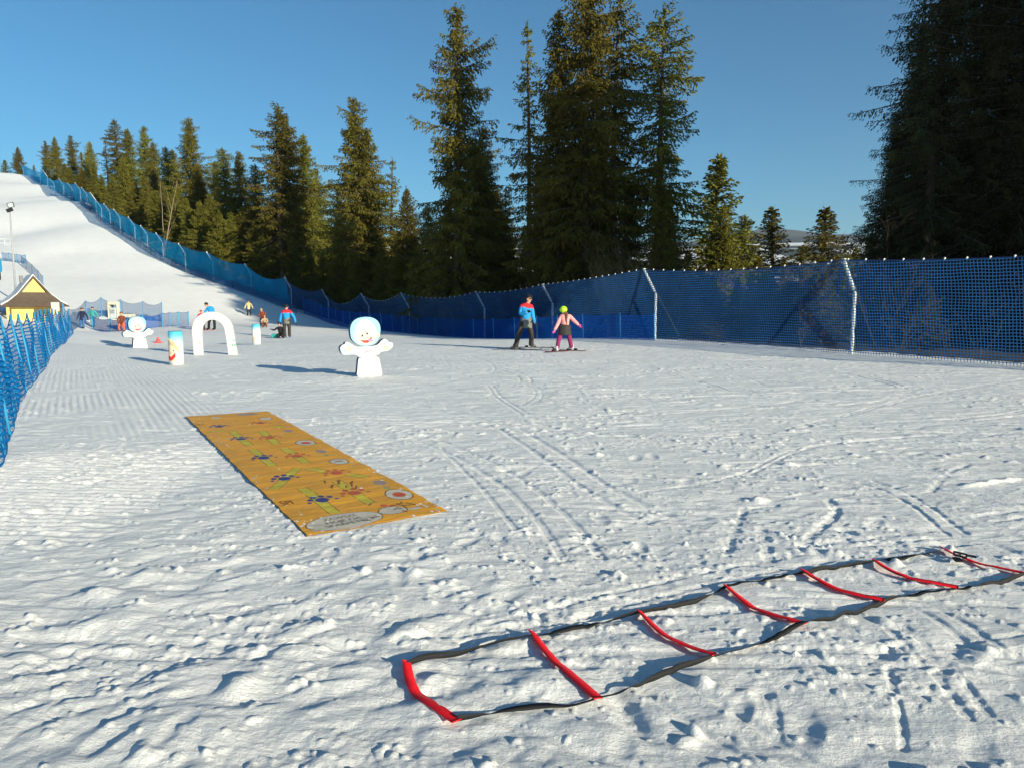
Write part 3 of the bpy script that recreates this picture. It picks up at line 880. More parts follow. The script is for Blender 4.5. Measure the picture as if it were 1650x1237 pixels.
for k in range(90):   # snow trodden onto the mat
    u_ = rt.choice([rt.uniform(0, .12), rt.uniform(.88, 1), rt.random()]); v_ = rt.choice([rt.random(), rt.uniform(0, .06), rt.random()])
    d_ = np.sqrt(((uc / LU - u_) * LU / rt.uniform(.004, .014)) ** 2 + ((vc / LV - v_) * LV / rt.uniform(.007, .022)) ** 2) + .5 * pn(uc * 40, vc * 40, 60 + k)
    mi[d_ < 1] = 10
def mat_pt(u, v, dz=0.0):
    fi = np.clip(u, 0, 1) * NU; fj = np.clip(v, 0, 1) * NV
    i = np.clip(fi.astype(int), 0, NU - 1); j = np.clip(fj.astype(int), 0, NV - 1); a = fi - i; b = fj - j
    f = lambda A: (A[i, j] * (1 - b) + A[i, j + 1] * b) * (1 - a) + (A[i + 1, j] * (1 - b) + A[i + 1, j + 1] * b) * a
    return np.stack([f(MXY[..., 0]), f(MXY[..., 1]), f(mz) + dz], -1)
mato = np.array([*mat_xy(.5, .5), 0.0])
V3 = np.concatenate([MXY, mz[..., None]], -1) - mato
low3 = V3.copy(); low3[..., 2] -= .006
nA = (NU + 1) * (NV + 1)
ia = np.arange(NU)[:, None] * (NV + 1) + np.arange(NV)[None, :]
q1 = np.stack([ia, ia + NV + 1, ia + NV + 2, ia + 1], -1).reshape(-1, 4)
idx = np.arange(nA).reshape(NU + 1, NV + 1)
rim = np.concatenate([idx[:, 0], idx[-1, 1:], idx[-2::-1, -1], idx[0, -2:0:-1]])
rn = np.roll(rim, -1)
q2 = np.stack([rim, rim + nA, rn + nA, rn], -1)
me = np_mesh('printed_mat', np.concatenate([V3.reshape(-1, 3), low3.reshape(-1, 3)]), np.concatenate([q1, q2, (q1 + nA)[:, ::-1]]), smooth=True,
             midx=np.r_[mi.ravel(), np.full(len(q2), 7), np.full(len(q1), 7)])
MO = simple('orange tarpaulin', (0.78, 0.36, 0.018), 0.5, 0.13, 3.0, 0.3, 22, spec=0.4)
mats = [MO, simple('lime print', (0.58, 0.46, 0.04), .55), simple('blue paw print', (0.05, 0.055, 0.20), .5), simple('red paw print', (0.56, 0.10, 0.03), .5),
        simple('grey white print', (0.58, 0.52, 0.42), .55, .08), simple('violet grey print', (0.36, 0.26, 0.22), .6), simple('sage print', (0.35, 0.35, 0.14), .6),
        simple('brown outline', (0.22, 0.10, 0.02), .6), simple('rust outline', (0.33, 0.10, 0.01), .6), simple('worn grey lettering', (0.30, 0.27, 0.22), .6), simple('snow dust', (0.80, 0.80, 0.80), .7, .05)]
mat_o = mesh_obj('printed_mat', me, None, mats)
mat_o.location = mato
tag(mat_o, 'long orange printed mat with yellow strips and paw marks lying on the snow', 'mat')

def text_mesh(body, size):
    cu = bpy.data.curves.new('lettering', 'FONT'); cu.body = body; cu.size = size; cu.align_x = 'CENTER'; cu.align_y = 'CENTER'
    cu.resolution_u = 3
    o = bpy.data.objects.new('lettering', cu); COL.objects.link(o)
    dg = bpy.context.evaluated_depsgraph_get(); dg.update()
    me = bpy.data.meshes.new_from_object(o.evaluated_get(dg))
    bpy.data.objects.remove(o)
    return me
def mat_text(body, pz, size, sx, sy, mat, up=1):
    me = text_mesh(body, size)
    bm = bmesh.new(); bm.from_mesh(me); bmesh.ops.triangulate(bm, faces=bm.faces); bm.to_mesh(me); bm.free()
    co = np.empty(len(me.vertices) * 3, np.float32); me.vertices.foreach_get('co', co); co = co.reshape(-1, 3)
    c = np.array(mat_uv(*zp(*pz)))
    P = mat_pt(c[0] + co[:, 0] * sx / LU, c[1] + co[:, 1] * sy / LV, .0035) - mato
    me.vertices.foreach_set('co', P.astype(np.float32).ravel()); me.update()
    mesh_obj('lettering', me, mat_o, mat)
mat_text('ZAWSZE\nMOJE NA\nSKARPETKI', (985, 722), .070, 0.95, 1.2, mats[9])
mat_text('SPI', (655, 622), .12, .7, 1.6, mats[8])
mat_text('NU', (148, 160), .10, .8, 1.3, mats[8])

# ------------------------------------------------------------------ foam figures
def zpoly(pts): return [((x - 560) / 10.76 * 15.7 / F, (1165 - y) / 10.76 * 15.7 / F) for x, y in pts]
def roundpoly(pts, n=5):
    P = smoothpath(list(pts) + [pts[0]], len(pts) * n + 1)[:-1]
    return P
def board(root, name, poly, y0, y1, front_mat, edge_mat):
    bm = bmesh.new(); bm_prism(bm, poly, y0, y1)
    o = from_bm(name, bm, [front_mat, edge_mat], root)
    for p in o.data.polygons:
        p.material_index = 0 if p.normal.y < -.9 else 1
    return o
def decal(root, name, poly, y, mat, th=.006):
    bm = bmesh.new(); bm_prism(bm, poly, y - th, y)
    return from_bm(name, bm, mat, root)
def oval(cx, cz, rx, rz_, n=24, a0=0.0, a1=2 * math.pi, tilt=0.0):
    out = []
    for k in range(n):
        a = a0 + (a1 - a0) * k / (n if a1 - a0 > 6.2 else n - 1)
        x, z = rx * math.cos(a), rz_ * math.sin(a)
        out.append((cx + x * math.cos(tilt) - z * math.sin(tilt), cz + x * math.sin(tilt) + z * math.cos(tilt)))
    return out
def figure(px, py, Y, rz, label):
    b = on(px, py, Y)
    root = empty('foam_figure', b, label, 'foam figure', 'foam figures with outstretched arms', rz)
    th = .16
    yf = -th / 2
    base = roundpoly(zpoly([(400, 838), (570, 826), (738, 830), (770, 900), (805, 1085), (795, 1158), (600, 1172), (430, 1168), (362, 1130), (370, 1050), (386, 900)]), 4)
    board(root, 'base_board', base, yf, -yf, M['foam'], M['foam_edge'])
    arms = roundpoly(zpoly([(78, 650), (112, 610), (160, 590), (172, 558), (222, 560), (255, 578), (300, 605), (370, 640), (530, 638), (700, 630), (765, 590), (805, 548), (862, 518), (912, 542), (935, 572), (990, 582),
                            (1015, 622), (1000, 670), (950, 712), (880, 735), (800, 745), (760, 780), (680, 815), (560, 832), (420, 825), (380, 800), (310, 772), (200, 776), (130, 770), (90, 722)]), 3)
    board(root, 'arm_board', arms, yf - .003, -yf, M['foam'], M['foam_edge'])
    for s, pts in ((0, [(82, 655), (115, 616), (165, 596), (178, 566), (220, 567), (255, 588), (296, 620), (300, 700), (280, 768), (200, 770), (135, 764), (96, 718)]),
                   (1, [(770, 600), (810, 557), (862, 526), (905, 548), (930, 580), (984, 590), (1008, 624), (993, 665), (946, 704), (880, 727), (810, 735), (780, 690)])):
        decal(root, 'mitten_print', roundpoly(zpoly(pts), 3), yf - .003, M['handp'])
        palm = zpoly([(175, 670), (225, 640), (265, 650), (285, 690), (250, 715), (195, 715)] if s == 0 else [(830, 665), (870, 640), (920, 650), (925, 690), (880, 715), (840, 705)])
        decal(root, 'palm_print', roundpoly(palm, 4), yf - .009, M['skinp'], .004)
        for fx, fy in ([(150, 700), (215, 598), (262, 612)] if s == 0 else [(862, 600), (900, 578), (945, 655)]):
            c = zpoly([(fx, fy)])[0]
            decal(root, 'finger_line', oval(c[0], c[1], .022, .012, 14, tilt=.5), yf - .009, M['greyp'], .003)
    head = roundpoly(zpoly([(525, 128), (640, 140), (740, 195), (788, 290), (790, 400), (755, 520), (680, 600), (560, 632), (440, 622), (340, 575), (280, 500), (262, 400), (268, 300), (310, 210), (400, 150)]), 3)
    board(root, 'head_board', head, yf - .006, -yf, M['hood'], M['foam_edge'])
    hair = zpoly([(420, 205), (470, 180), (540, 172), (620, 205), (690, 290), (735, 400), (720, 510), (640, 590), (540, 615), (420, 600), (345, 545), (318, 470), (335, 380), (360, 320), (352, 290), (385, 265), (378, 240), (410, 232)])
    decal(root, 'hair_print', roundpoly(hair, 2), yf - .006, M['foam'])
    face = zpoly([(415, 420), (440, 370), (490, 335), (550, 345), (600, 335), (650, 375), (680, 440), (672, 520), (610, 580), (540, 600), (450, 580), (400, 520)])
    decal(root, 'face_print', roundpoly(face, 3), yf - .012, simple('pale skin print', (.80, .66, .46), .55, .04), .004)
    for ex, ey in ((468, 452), (552, 418)):
        c = zpoly([(ex, ey)])[0]
        decal(root, 'eye', oval(c[0], c[1], .022, .028, 14), yf - .016, M['darkp'], .003)
    c = zpoly([(755, 445)])[0]; decal(root, 'ear_print', oval(c[0], c[1], .03, .05, 14), yf - .006, M['skinp'])
    c = zpoly([(520, 488)])[0]; decal(root, 'nose_line', oval(c[0], c[1], .030, .018, 12, math.pi, 2 * math.pi), yf - .016, M['tanp'], .002)
    decal(root, 'mouth', roundpoly(zpoly([(425, 515), (480, 532), (560, 525), (610, 490), (632, 462), (628, 520), (585, 570), (520, 582), (465, 560)]), 3), yf - .016, M['redp'], .003)
    decal(root, 'tongue', roundpoly(zpoly([(560, 535), (600, 515), (640, 510), (655, 535), (635, 562), (590, 565)]), 3), yf - .019, M['pinkp'], .003)
    for ex, ey, dx in ((470, 395, .3), (585, 345, -.35)):
        c = zpoly([(ex, ey)])[0]; decal(root, 'brow_line', oval(c[0], c[1], .05, .006, 10, tilt=dx), yf - .016, M['greyp'], .002)
    me = text_mesh('uAgni', .11); o = mesh_obj('lettering', me, root, M['lilacp']); c = zpoly([(575, 725)])[0]
    o.location = (c[0], yf - .007, c[1]); o.rotation_euler = (math.pi / 2, -.06, 0)
    for s, (x, y), sz, rot in (('Nasi   na du', (590, 1062), .065, 0), ('ha ul', (640, 1120), .05, 0), ('il', (690, 975), .08, .3)):
        me = text_mesh(s, sz); o = mesh_obj('lettering', me, root, M['greyp']); c = zpoly([(x, y)])[0]
        o.location = (c[0], yf - .002, c[1]); o.rotation_euler = (math.pi / 2, -rot, 0)
    return root
figure(592, 607, 15.9, R(25), 'nearest white foam figure in a pale blue hood holding its arms wide')
figure(224, 563, 29.5, R(44), 'farther white foam figure with open arms, left of the painted posts')

def foam_post(px, py, Y, h, r, label, face):
    b = on(px, py, Y)
    root = empty('foam_post', b, label, 'foam post', 'printed foam posts', R(24))
    m, nt, out = new_mat('printed foam')
    p = N(nt, 'ShaderNodeBsdfPrincipled'); p.inputs['Roughness'].default_value = .55
    tc = N(nt, 'ShaderNodeTexCoord'); sp = N(nt, 'ShaderNodeSeparateXYZ'); L(nt, tc.outputs['Object'], sp.inputs[0])
    nz = noise_node(nt, 9, 3); ad = N(nt, 'ShaderNodeMath', operation='MULTIPLY_ADD'); ad.inputs[1].default_value = .18 * h
    L(nt, nz.outputs['Fac'], ad.inputs[0]); L(nt, sp.outputs['Z'], ad.inputs[2])
    dv = N(nt, 'ShaderNodeMath', operation='DIVIDE'); dv.inputs[1].default_value = h * 1.09; L(nt, ad.outputs[0], dv.inputs[0])
    r_ = ramp(nt, dv.outputs[0], [(.15, (.86, .85, .80)), (.68 if face else .74, (.86, .82, .72)), (.72 if face else .78, (.45, .72, .82)), (.93, (.10, .52, .70))])
    L(nt, r_.outputs['Color'], p.inputs['Base Color']); L(nt, p.outputs[0], out.inputs[0])
    bm = bmesh.new()
    bmesh.ops.create_cone(bm, cap_ends=True, segments=36, radius1=r, radius2=r, depth=h, matrix=Matrix.Translation((0, 0, h / 2)))
    es = [e for e in bm.edges if abs(e.verts[0].co.z - e.verts[1].co.z) < 1e-5 and e.is_manifold and any(len(f.verts) > 4 for f in e.link_faces)]
    bmesh.ops.bevel(bm, geom=es, offset=.012, segments=2, affect='EDGES')
    o = from_bm('foam_body', bm, m, root, True)
    bm = bmesh.new(); bmesh.ops.create_circle(bm, cap_ends=True, segments=32, radius=r * .97, matrix=Matrix.Translation((0, 0, h + .003)))
    from_bm('dark_cap', bm, M['foam_edge'], root)
    def patch(name, pts, mat, off):
        # pts in (angle degrees from the viewer, height fraction)
        bm = bmesh.new(); vs = [bm.verts.new(((r + off) * math.sin(R(a)), -(r + off) * math.cos(R(a)), z * h)) for a, z in pts]
        bm.faces.new(vs); bmesh.ops.triangulate(bm, faces=bm.faces)
        bmesh.ops.subdivide_edges(bm, edges=bm.edges, cuts=4, use_grid_fill=True)
        for v in bm.verts:
            l = math.hypot(v.co.x, v.co.y); v.co.x *= (r + off) / l; v.co.y *= (r + off) / l
        return from_bm(name, bm, mat, root, True)
    if face:
        patch('hair_print', [(-80, .10), (-82, .5), (-76, .84), (-50, .74), (-45, .80), (-10, .68), (20, .50), (36, .30), (30, .12), (-10, .06)], simple('cream hair print', (.80, .72, .52), .55, .08, 26), .003)
        patch('face_print', [(-78, .14), (-80, .38), (-60, .56), (-20, .50), (8, .34), (4, .16), (-30, .08)], simple('warm face print', (.82, .66, .46), .55, .06, 20), .006)
        patch('mouth', [(-80, .20), (-78, .28), (-40, .24), (-5, .38), (-6, .24), (-34, .13), (-62, .14)], M['redp'], .010)
        for q, pts in enumerate(([(-58, .72), (-52, .75), (-20, .60), (10, .44), (12, .40), (-20, .56)], [(-30, .70), (-26, .72), (10, .56), (32, .34), (30, .32), (6, .53)], [(-84, .55), (-82, .60), (-70, .66), (-44, .62), (-44, .60), (-70, .63)], [(-40, .40), (-36, .41), (-40, .34), (-46, .33), (-46, .345), (-41, .355)])):
            patch('outline_print', pts, M['tanp'], .009)
        for a in (-64, -18):
            patch('eye', [(a - 5, .43), (a, .465), (a + 5, .43), (a, .40)], M['darkp'], .010)
    else:
        patch('hair_print', [(-70, .35), (-60, .60), (-20, .55), (20, .62), (60, .52), (64, .3), (10, .16)], simple('pale hair print', (.86, .80, .68), .55, .06, 20), .003)
        patch('face_print', [(-60, .22), (-50, .38), (-18, .36), (-16, .2)], simple('rosy print', (.84, .55, .42), .55, .1, 20), .006)
    return root
foam_post(285, 589, 19.3, .87, .177, 'nearer printed foam post with pale blue top and red laughing mouth', True)
foam_post(413.5, 555, 31, .84, .17, 'farther printed foam post with blue top, right of the white arch', False)

# white arch
ab = on(348, 572, 23.2)
arch = empty('foam_arch', ab, 'white foam arch with small green prints standing on the snow', 'arch', rz=R(14))
sc = 23.2 / F
def ap(x, y): return ((180 + x * 240 / 1650. - 348) * sc, (572 - (470 + y * 150 / 1031.)) * sc)
outer = [(930, 712), (925, 560), (922, 430), (940, 350), (985, 285), (1050, 243), (1130, 228), (1210, 238), (1280, 278), (1330, 345), (1352, 430), (1365, 560), (1385, 690)]
inner = [(1287, 697), (1275, 580), (1262, 450), (1245, 385), (1205, 335), (1140, 315), (1090, 325), (1050, 365), (1030, 420), (1026, 560), (1028, 710)]
so = [ap(*p) for p in outer]; si = [ap(*p) for p in inner]
so = smoothpath(so, 40); si = smoothpath(si, 36)
so[0] = (so[0][0], -.03); so[-1] = (so[-1][0], -.03); si[0] = (si[0][0], -.03); si[-1] = (si[-1][0], -.03)
bm = bmesh.new()
n = 40
si_r = si[::-1]
si_r = [(np.interp(k / 39, np.linspace(0, 1, 36), [q[0] for q in si_r]), np.interp(k / 39, np.linspace(0, 1, 36), [q[1] for q in si_r])) for k in range(40)]
va = [[bm.verts.new((p[0], y, p[1])) for p in so] for y in (-.09, .09)]
vb = [[bm.verts.new((p[0], y, p[1])) for p in si_r] for y in (-.09, .09)]
for k in range(n - 1):
    bm.faces.new((va[0][k], va[0][k + 1], vb[0][k + 1], vb[0][k])); bm.faces.new((va[1][k], vb[1][k], vb[1][k + 1], va[1][k + 1]))
    bm.faces.new((va[0][k], va[1][k], va[1][k + 1], va[0][k + 1])); bm.faces.new((vb[0][k], vb[0][k + 1], vb[1][k + 1], vb[1][k]))
for k in (0, n - 1): bm.faces.new((va[0][k], vb[0][k], vb[1][k], va[1][k]))
bmesh.ops.recalc_face_normals(bm, faces=bm.faces)
bmesh.ops.bevel(bm, geom=[e for e in bm.edges if len(e.link_faces) == 2 and e.calc_face_angle() > 1.0], offset=.012, segments=2, affect='EDGES')
from_bm('arch_body', bm, M['foam'], arch)
def adot(nm, x, y, rx, rz_, mat): 
    c = ap(x, y); decal(arch, nm, oval(c[0], c[1], rx, rz_, 14), -.09, mat, .004)
def atree(x, y, s):
    c = ap(x, y)
    for k, w in enumerate((1.0, .75, .5)):
        z = c[1] + s * .45 * k
        decal(arch, 'tree_print', [(c[0] - s * w * .6, z), (c[0] + s * w * .6, z), (c[0], z + s * .65)], -.09 - .002 * k, M['greenp'], .004)
atree(1338, 605, .05); atree(1362, 607, .055); atree(1352, 553, .045)
adot('sun_print', 1045, 300, .022, .022, M['yellowp']); adot('animal_print', 990, 568, .035, .022, M['tanp'])
for x, y, a in ((972, 522, .02), (1010, 490, .02), (1320, 380, .025), (950, 600, .012), (1340, 508, .025), (1355, 630, .02)): adot('bird_print', x, y, a, .006, M['darkp'] if x != 1355 else M['greyp'])
adot('cloud_print', 1140, 262, .11, .025, simple('faint blue print', (.70, .78, .86), .55))

# little red cone
cb = on(255, 552, 33)
bm = bmesh.new()
bmesh.ops.create_cone(bm, cap_ends=True, segments=18, radius1=.13, radius2=.025, depth=.24, matrix=Matrix.Translation((0, 0, .14)))
bm_box(bm, 0, 0, .012, .32, .32, .024, bevel=.008)
cone = from_bm('marker_cone', bm, simple('faded red cone', (.72, .10, .10), .5), None)
cone.location = cb; tag(cone, 'small red marker cone on the snow between foam figure and arch', 'cone')
# ------------------------------------------------------------------ ticket hut
hb_ = W(56, 541, 53)
hut = empty('ticket_hut', hb_, 'yellow wooden hut with a steep gable roof under snow', 'hut', rz=R(40)); hut.scale = (.86, .86, .86)
Myel = simple('yellow boards', (.78, .55, .16), .7, .12, 4, .3, 20)
Mbr = simple('brown roof boards', (.10, .075, .055), .8, .2, 6, .3, 20)
Msn = simple('roof snow', (.72, .74, .76), .7, .06, 3, .4, 12)
Mgl = simple('window glass', (.05, .08, .10), .12, .3, 2, spec=.6)
wz = 2.55
bm = bmesh.new(); bm_box(bm, 0, 0, wz / 2 - .1, 3.3, 3.3, wz + .2)
from_bm('wall', bm, Myel, hut)
def roof_prof(s):   # flared profile: half width against height above the eaves
    return [(2.35, -.05), (1.75, .32), (1.15, .85), (.62, 1.55), (0, 2.35)]
pr_ = roof_prof(1)
bm = bmesh.new()
y0, y1 = -1.45, 2.3
for sgn in (-1, 1):
    a = [bm.verts.new((sgn * x, y0, wz + z)) for x, z in pr_]; b = [bm.verts.new((sgn * x, y1, wz + z)) for x, z in pr_]
    c = [bm.verts.new((sgn * x, y0, wz + z - .12)) for x, z in pr_]; d = [bm.verts.new((sgn * x, y1, wz + z - .12)) for x, z in pr_]
    for k in range(4):
        bm.faces.new((a[k], a[k + 1], b[k + 1], b[k])); bm.faces.new((c[k], d[k], d[k + 1], c[k + 1]))
        bm.faces.new((a[k], c[k], c[k + 1], a[k + 1])); bm.faces.new((b[k], b[k + 1], d[k + 1], d[k]))
    bm.faces.new((a[0], b[0], d[0], c[0]))
roof = from_bm('roof', bm, Mbr, hut)
bm = bmesh.new()
for sgn in (-1, 1):
    a = [bm.verts.new((sgn * x * .98, y0 + .1, wz + z + .004)) for x, z in pr_]; b = [bm.verts.new((sgn * x * .98, y1 - .05, wz + z + .004)) for x, z in pr_]
    c = [bm.verts.new((sgn * x * .98, y0 + .1, wz + z + .13)) for x, z in pr_]; d = [bm.verts.new((sgn * x * .98, y1 - .05, wz + z + .13)) for x, z in pr_]
    for k in range(4):
        bm.faces.new((c[k], c[k + 1], d[k + 1], d[k])); bm.faces.new((a[k], c[k], d[k], b[k])) if k == 0 else None
        bm.faces.new((a[k], a[k + 1], c[k + 1], c[k])); bm.faces.new((b[k], d[k], d[k + 1], b[k + 1]))
from_bm('snow_cover', bm, Msn, roof)
# gable triangle and its dark skirt roof
bm = bmesh.new(); bm_prism(bm, [(-.78, wz + 1.02), (.78, wz + 1.02), (0, wz + 2.12)], -1.42, -1.30); from_bm('gable_panel', bm, Myel, hut)
bm = bmesh.new()
for z0, z1, w0, w1, ya, yb in ((.62, 1.02, 1.30, .98, -1.66, -1.46), (.26, .62, 1.72, 1.32, -1.98, -1.68), (-.10, .26, 2.30, 1.76, -2.35, -2.0)):
    v = [bm.verts.new(p) for p in ((-w0, ya, wz + z0), (w0, ya, wz + z0), (w1, yb, wz + z1), (-w1, yb, wz + z1), (-w0, ya + .05, wz + z0 - .06), (w0, ya + .05, wz + z0 - .06), (w1, yb + .12, wz + z1 - .02), (-w1, yb + .12, wz + z1 - .02))]
    for f in ((0, 1, 2, 3), (4, 7, 6, 5), (0, 4, 5, 1), (1, 5, 6, 2), (2, 6, 7, 3), (3, 7, 4, 0)): bm.faces.new([v[i] for i in f])
from_bm('skirt_roof', bm, Mbr, hut)
bm = bmesh.new()
for sgn in (-1, 1):
    for k in range(3, 0, -1):
        (xa, za), (xb, zb) = pr_[k], pr_[k + 1] if k < 4 else pr_[4]
        v = [(sgn * xa, wz + za + .03), (sgn * xb, wz + zb + .03), (sgn * xb, wz + zb - .17), (sgn * xa, wz + za - .17)]
        bm_prism(bm, v, -1.54, -1.452)
from_bm('barge_board', bm, Mbr, hut)
for x0, x1, z0, z1 in ((-.15, .55, 1.0, 2.2), (.62, 1.0, .2, 2.2)):
    bm = bmesh.new()
    for q in ((x0, x0 + .07, z0, z1), (x1 - .07, x1, z0, z1), (x0 + .07, x1 - .07, z0, z0 + .07), (x0 + .07, x1 - .07, z1 - .07, z1)):
        bm_box(bm, (q[0] + q[1]) / 2, -1.68, (q[2] + q[3]) / 2, q[1] - q[0], .07, q[3] - q[2])
    w = from_bm('window', bm, Mbr, hut)
    bm = bmesh.new(); bm_box(bm, (x0 + x1) / 2, -1.665, (z0 + z1) / 2, x1 - x0 - .14, .02, z1 - z0 - .14); from_bm('pane', bm, Mgl, w)
for x, m in ((1.2, Myel), (1.7, Mbr), (-1.95, Myel)):
    bm = bmesh.new(); bm_box(bm, x, -2.1, wz / 2 - .1, .2, .16, wz + .15); from_bm('porch_post', bm, m, hut)
bm = bmesh.new(); bm_box(bm, -.55, .9, wz + 2.1, .26, .26, .6, bevel=.02); from_bm('chimney', bm, simple('sheet metal', (.16, .16, .17), .5), hut)

# blank white notice on a post
sb = on(92.5, 545, 36)
sg = empty('notice_board', sb, 'blank white notice on a pale post in front of the hut', 'sign')
bm = bmesh.new(); bm_tube(bm, [(0, .03, -.2), (0, .03, 1.1)], .05, 8); from_bm('post', bm, M['foam'], sg, True)
bm = bmesh.new(); bm_box(bm, 0, 0, 1.18, .40, .03, .44, bevel=.008); from_bm('panel', bm, M['foam'], sg)

# floodlight mast
lp = on(25, 470, 58)
lamp = empty('floodlight_mast', lp, 'tall thin grey mast with one floodlight behind the hut', 'lamp post')
topz = W(16, 340, 58)[2] - lp[2]
dxm = W(16, 340, 58)[0] - lp[0]
bm = bmesh.new(); bm_tube(bm, [(0, 0, -.3), (dxm * .5, 0, topz * .5), (dxm, 0, topz)], [.075, .065, .045], 10); from_bm('pole', bm, M['mast'], lamp, True)
bm = bmesh.new(); bm_box(bm, 0, 0, 0, .55, .28, .34, bevel=.04); hd = from_bm('lamp_head', bm, M['steel_dark'], lamp); hd.scale = (.8,) * 3; hd.location = (dxm - .02, 0, topz + .05); hd.rotation_euler = (R(20), R(-18), 0)
bm = bmesh.new()
for a in ((0, .17, .5, .03), (0, -.17, .5, .03), (-.235, 0, .03, .31), (.235, 0, .03, .31)): bm_box(bm, a[0], -.02, a[1], a[2], .05, a[3])
fr = from_bm('visor_frame', bm, M['steel_dark'], lamp); fr.location = (dxm + .16, -.1, topz + .42); fr.rotation_euler = (R(10), R(-12), 0)
bm = bmesh.new(); bm_box(bm, 0, 0, 0, .44, .015, .31); gl = from_bm('lens', bm, simple('lamp glass', (.55, .6, .62), .2), lamp); gl.location = (dxm + .16, -.1, topz + .42); gl.rotation_euler = (R(10), R(-12), 0)

# end of a lift arm and a blue lift cabin at the far left
la = on(2, 430, 74)
arm = empty('lift_pylon', la, 'grey lift pylon arm with box frame at the left edge', 'lift pylon')
z1 = W(0, 388, 74)[2] - la[2]
bm = bmesh.new(); bm_tube(bm, [(-1.6, 0, -.3), (-1.6, 0, z1 + .2)], .16, 10); from_bm('column', bm, M['post_pale'], arm, True)
bm = bmesh.new(); bm_box(bm, -.4, 0, z1 + .15, 3.2, .10, .09); bm_box(bm, -.4, 0, z1 - .25, 3.2, .10, .07); from_bm('crossbeam', bm, M['post_pale'], arm)
bm = bmesh.new()
for a in ((.9, .22, .7, .05), (.9, -.45, .7, .05), (.58, -.11, .05, .64), (1.22, -.11, .05, .64)): bm_box(bm, a[0], -.1, z1 + a[1], a[2], .06, a[3])
from_bm('sheave_frame', bm, M['post_pale'], arm)
kb = on(-11, 436, 66)
cab = empty('lift_cabin', kb, 'rounded bright blue cabin cut by the left edge of the picture', 'cabin')
bm = bmesh.new(); bm_box(bm, 0, 0, 1.35, 1.1, 1.1, 1.3, bevel=.25); from_bm('shell', bm, simple('cabin blue', (.02, .30, .55), .4), cab, True)
bm = bmesh.new(); bm_box(bm, 0, 0, .45, .8, .8, .7, bevel=.06); from_bm('base', bm, M['steel_dark'], cab)
bm = bmesh.new(); bm_box(bm, .2, -.56, 1.55, .5, .03, .5, bevel=.01); from_bm('window', bm, Mgl, cab)

# magic-carpet end units by the nets
def station(px, py, Y, w, h, label):
    b = on(px, py, Y)
    r = empty('lift_terminal', b, label, 'lift terminal')
    bm = bmesh.new()
    pts = [(-w / 2, -.1), (-w / 2, h * .75), (-w * .38, h), (w * .3, h), (w / 2, h * .82), (w / 2, h * .55), (w * .30, h * .50), (w * .22, h * .62), (-w * .22, h * .62), (-w * .30, h * .5), (-w * .3, -.1)]
    bm_box(bm, 0, 0, h * .88, w, .8, h * .22, bevel=.07)
    for q in (-1, 1): bm_box(bm, q * w * .42, 0, h * .38, w * .15, .7, h * .9, bevel=.02)
    from_bm('hood', bm, simple('cream fibreglass', (.58, .56, .46), .45), r)
    bm = bmesh.new(); bm_box(bm, 0, .0, h * .30, w * .58, .72, h * .62, bevel=.03); from_bm('drive_box', bm, simple('pale machine paint', (.45, .52, .55), .5), r)
    bm = bmesh.new(); bm_box(bm, 0, -.375, h * .38, w * .36, .03, h * .22); from_bm('panel', bm, M['greyp'], r)
    return r
station(187, 525, 57, .80, 1.30, 'cream lift terminal frame behind the blue nets, the taller of two')
station(208, 534, 52, .70, 1.15, 'cream lift terminal hood behind the person in orange trousers')
# little wooden ski rack or bench bits left of the hut stay hidden behind the net

# ------------------------------------------------------------------ people
def skin(verts, edges, radii, sub=2, root=0):
    me = bpy.data.meshes.new('skin_tmp'); me.from_pydata([tuple(v) for v in verts], edges, [])
    o = bpy.data.objects.new('skin_tmp', me); COL.objects.link(o)
    md = o.modifiers.new('s', 'SKIN'); md.use_smooth_shade = True; md.branch_smoothing = .3
    sv = me.skin_vertices[0].data
    for i, r in enumerate(radii):
        sv[i].radius = (r, r) if not hasattr(r, '__len__') else r
        sv[i].use_root = (i == root)
    sd = o.modifiers.new('d', 'SUBSURF'); sd.levels = sub; sd.render_levels = sub
    dg = bpy.context.evaluated_depsgraph_get(); dg.update()
    out = bpy.data.meshes.new_from_object(o.evaluated_get(dg))
    bpy.data.objects.remove(o)
    out.polygons.foreach_set('use_smooth', [True] * len(out.polygons))
    return out
class Sk:
    def __init__(s): s.v = []; s.e = []; s.r = []
    def p(s, co, r, par=None):
        s.v.append(Vector(co)); s.r.append(r); i = len(s.v) - 1
        if par is not None: s.e.append((par, i))
        return i
    def mesh(s, sub=2): return skin(s.v, s.e, s.r, sub)
def lerp(a, b, t): return Vector(a) * (1 - t) + Vector(b) * t

MS = {}
def cloth(name, col):
    if name not in MS: MS[name] = simple(name, col, .75, .14, 9, .35, 14)
    return MS[name]
MSKIN = simple('skin', (.55, .30, .20), .55, .06, 30)
MHAIRB = simple('auburn hair', (.20, .075, .03), .6, .3, 40)
MBLK = cloth('black cloth', (.012, .012, .014))

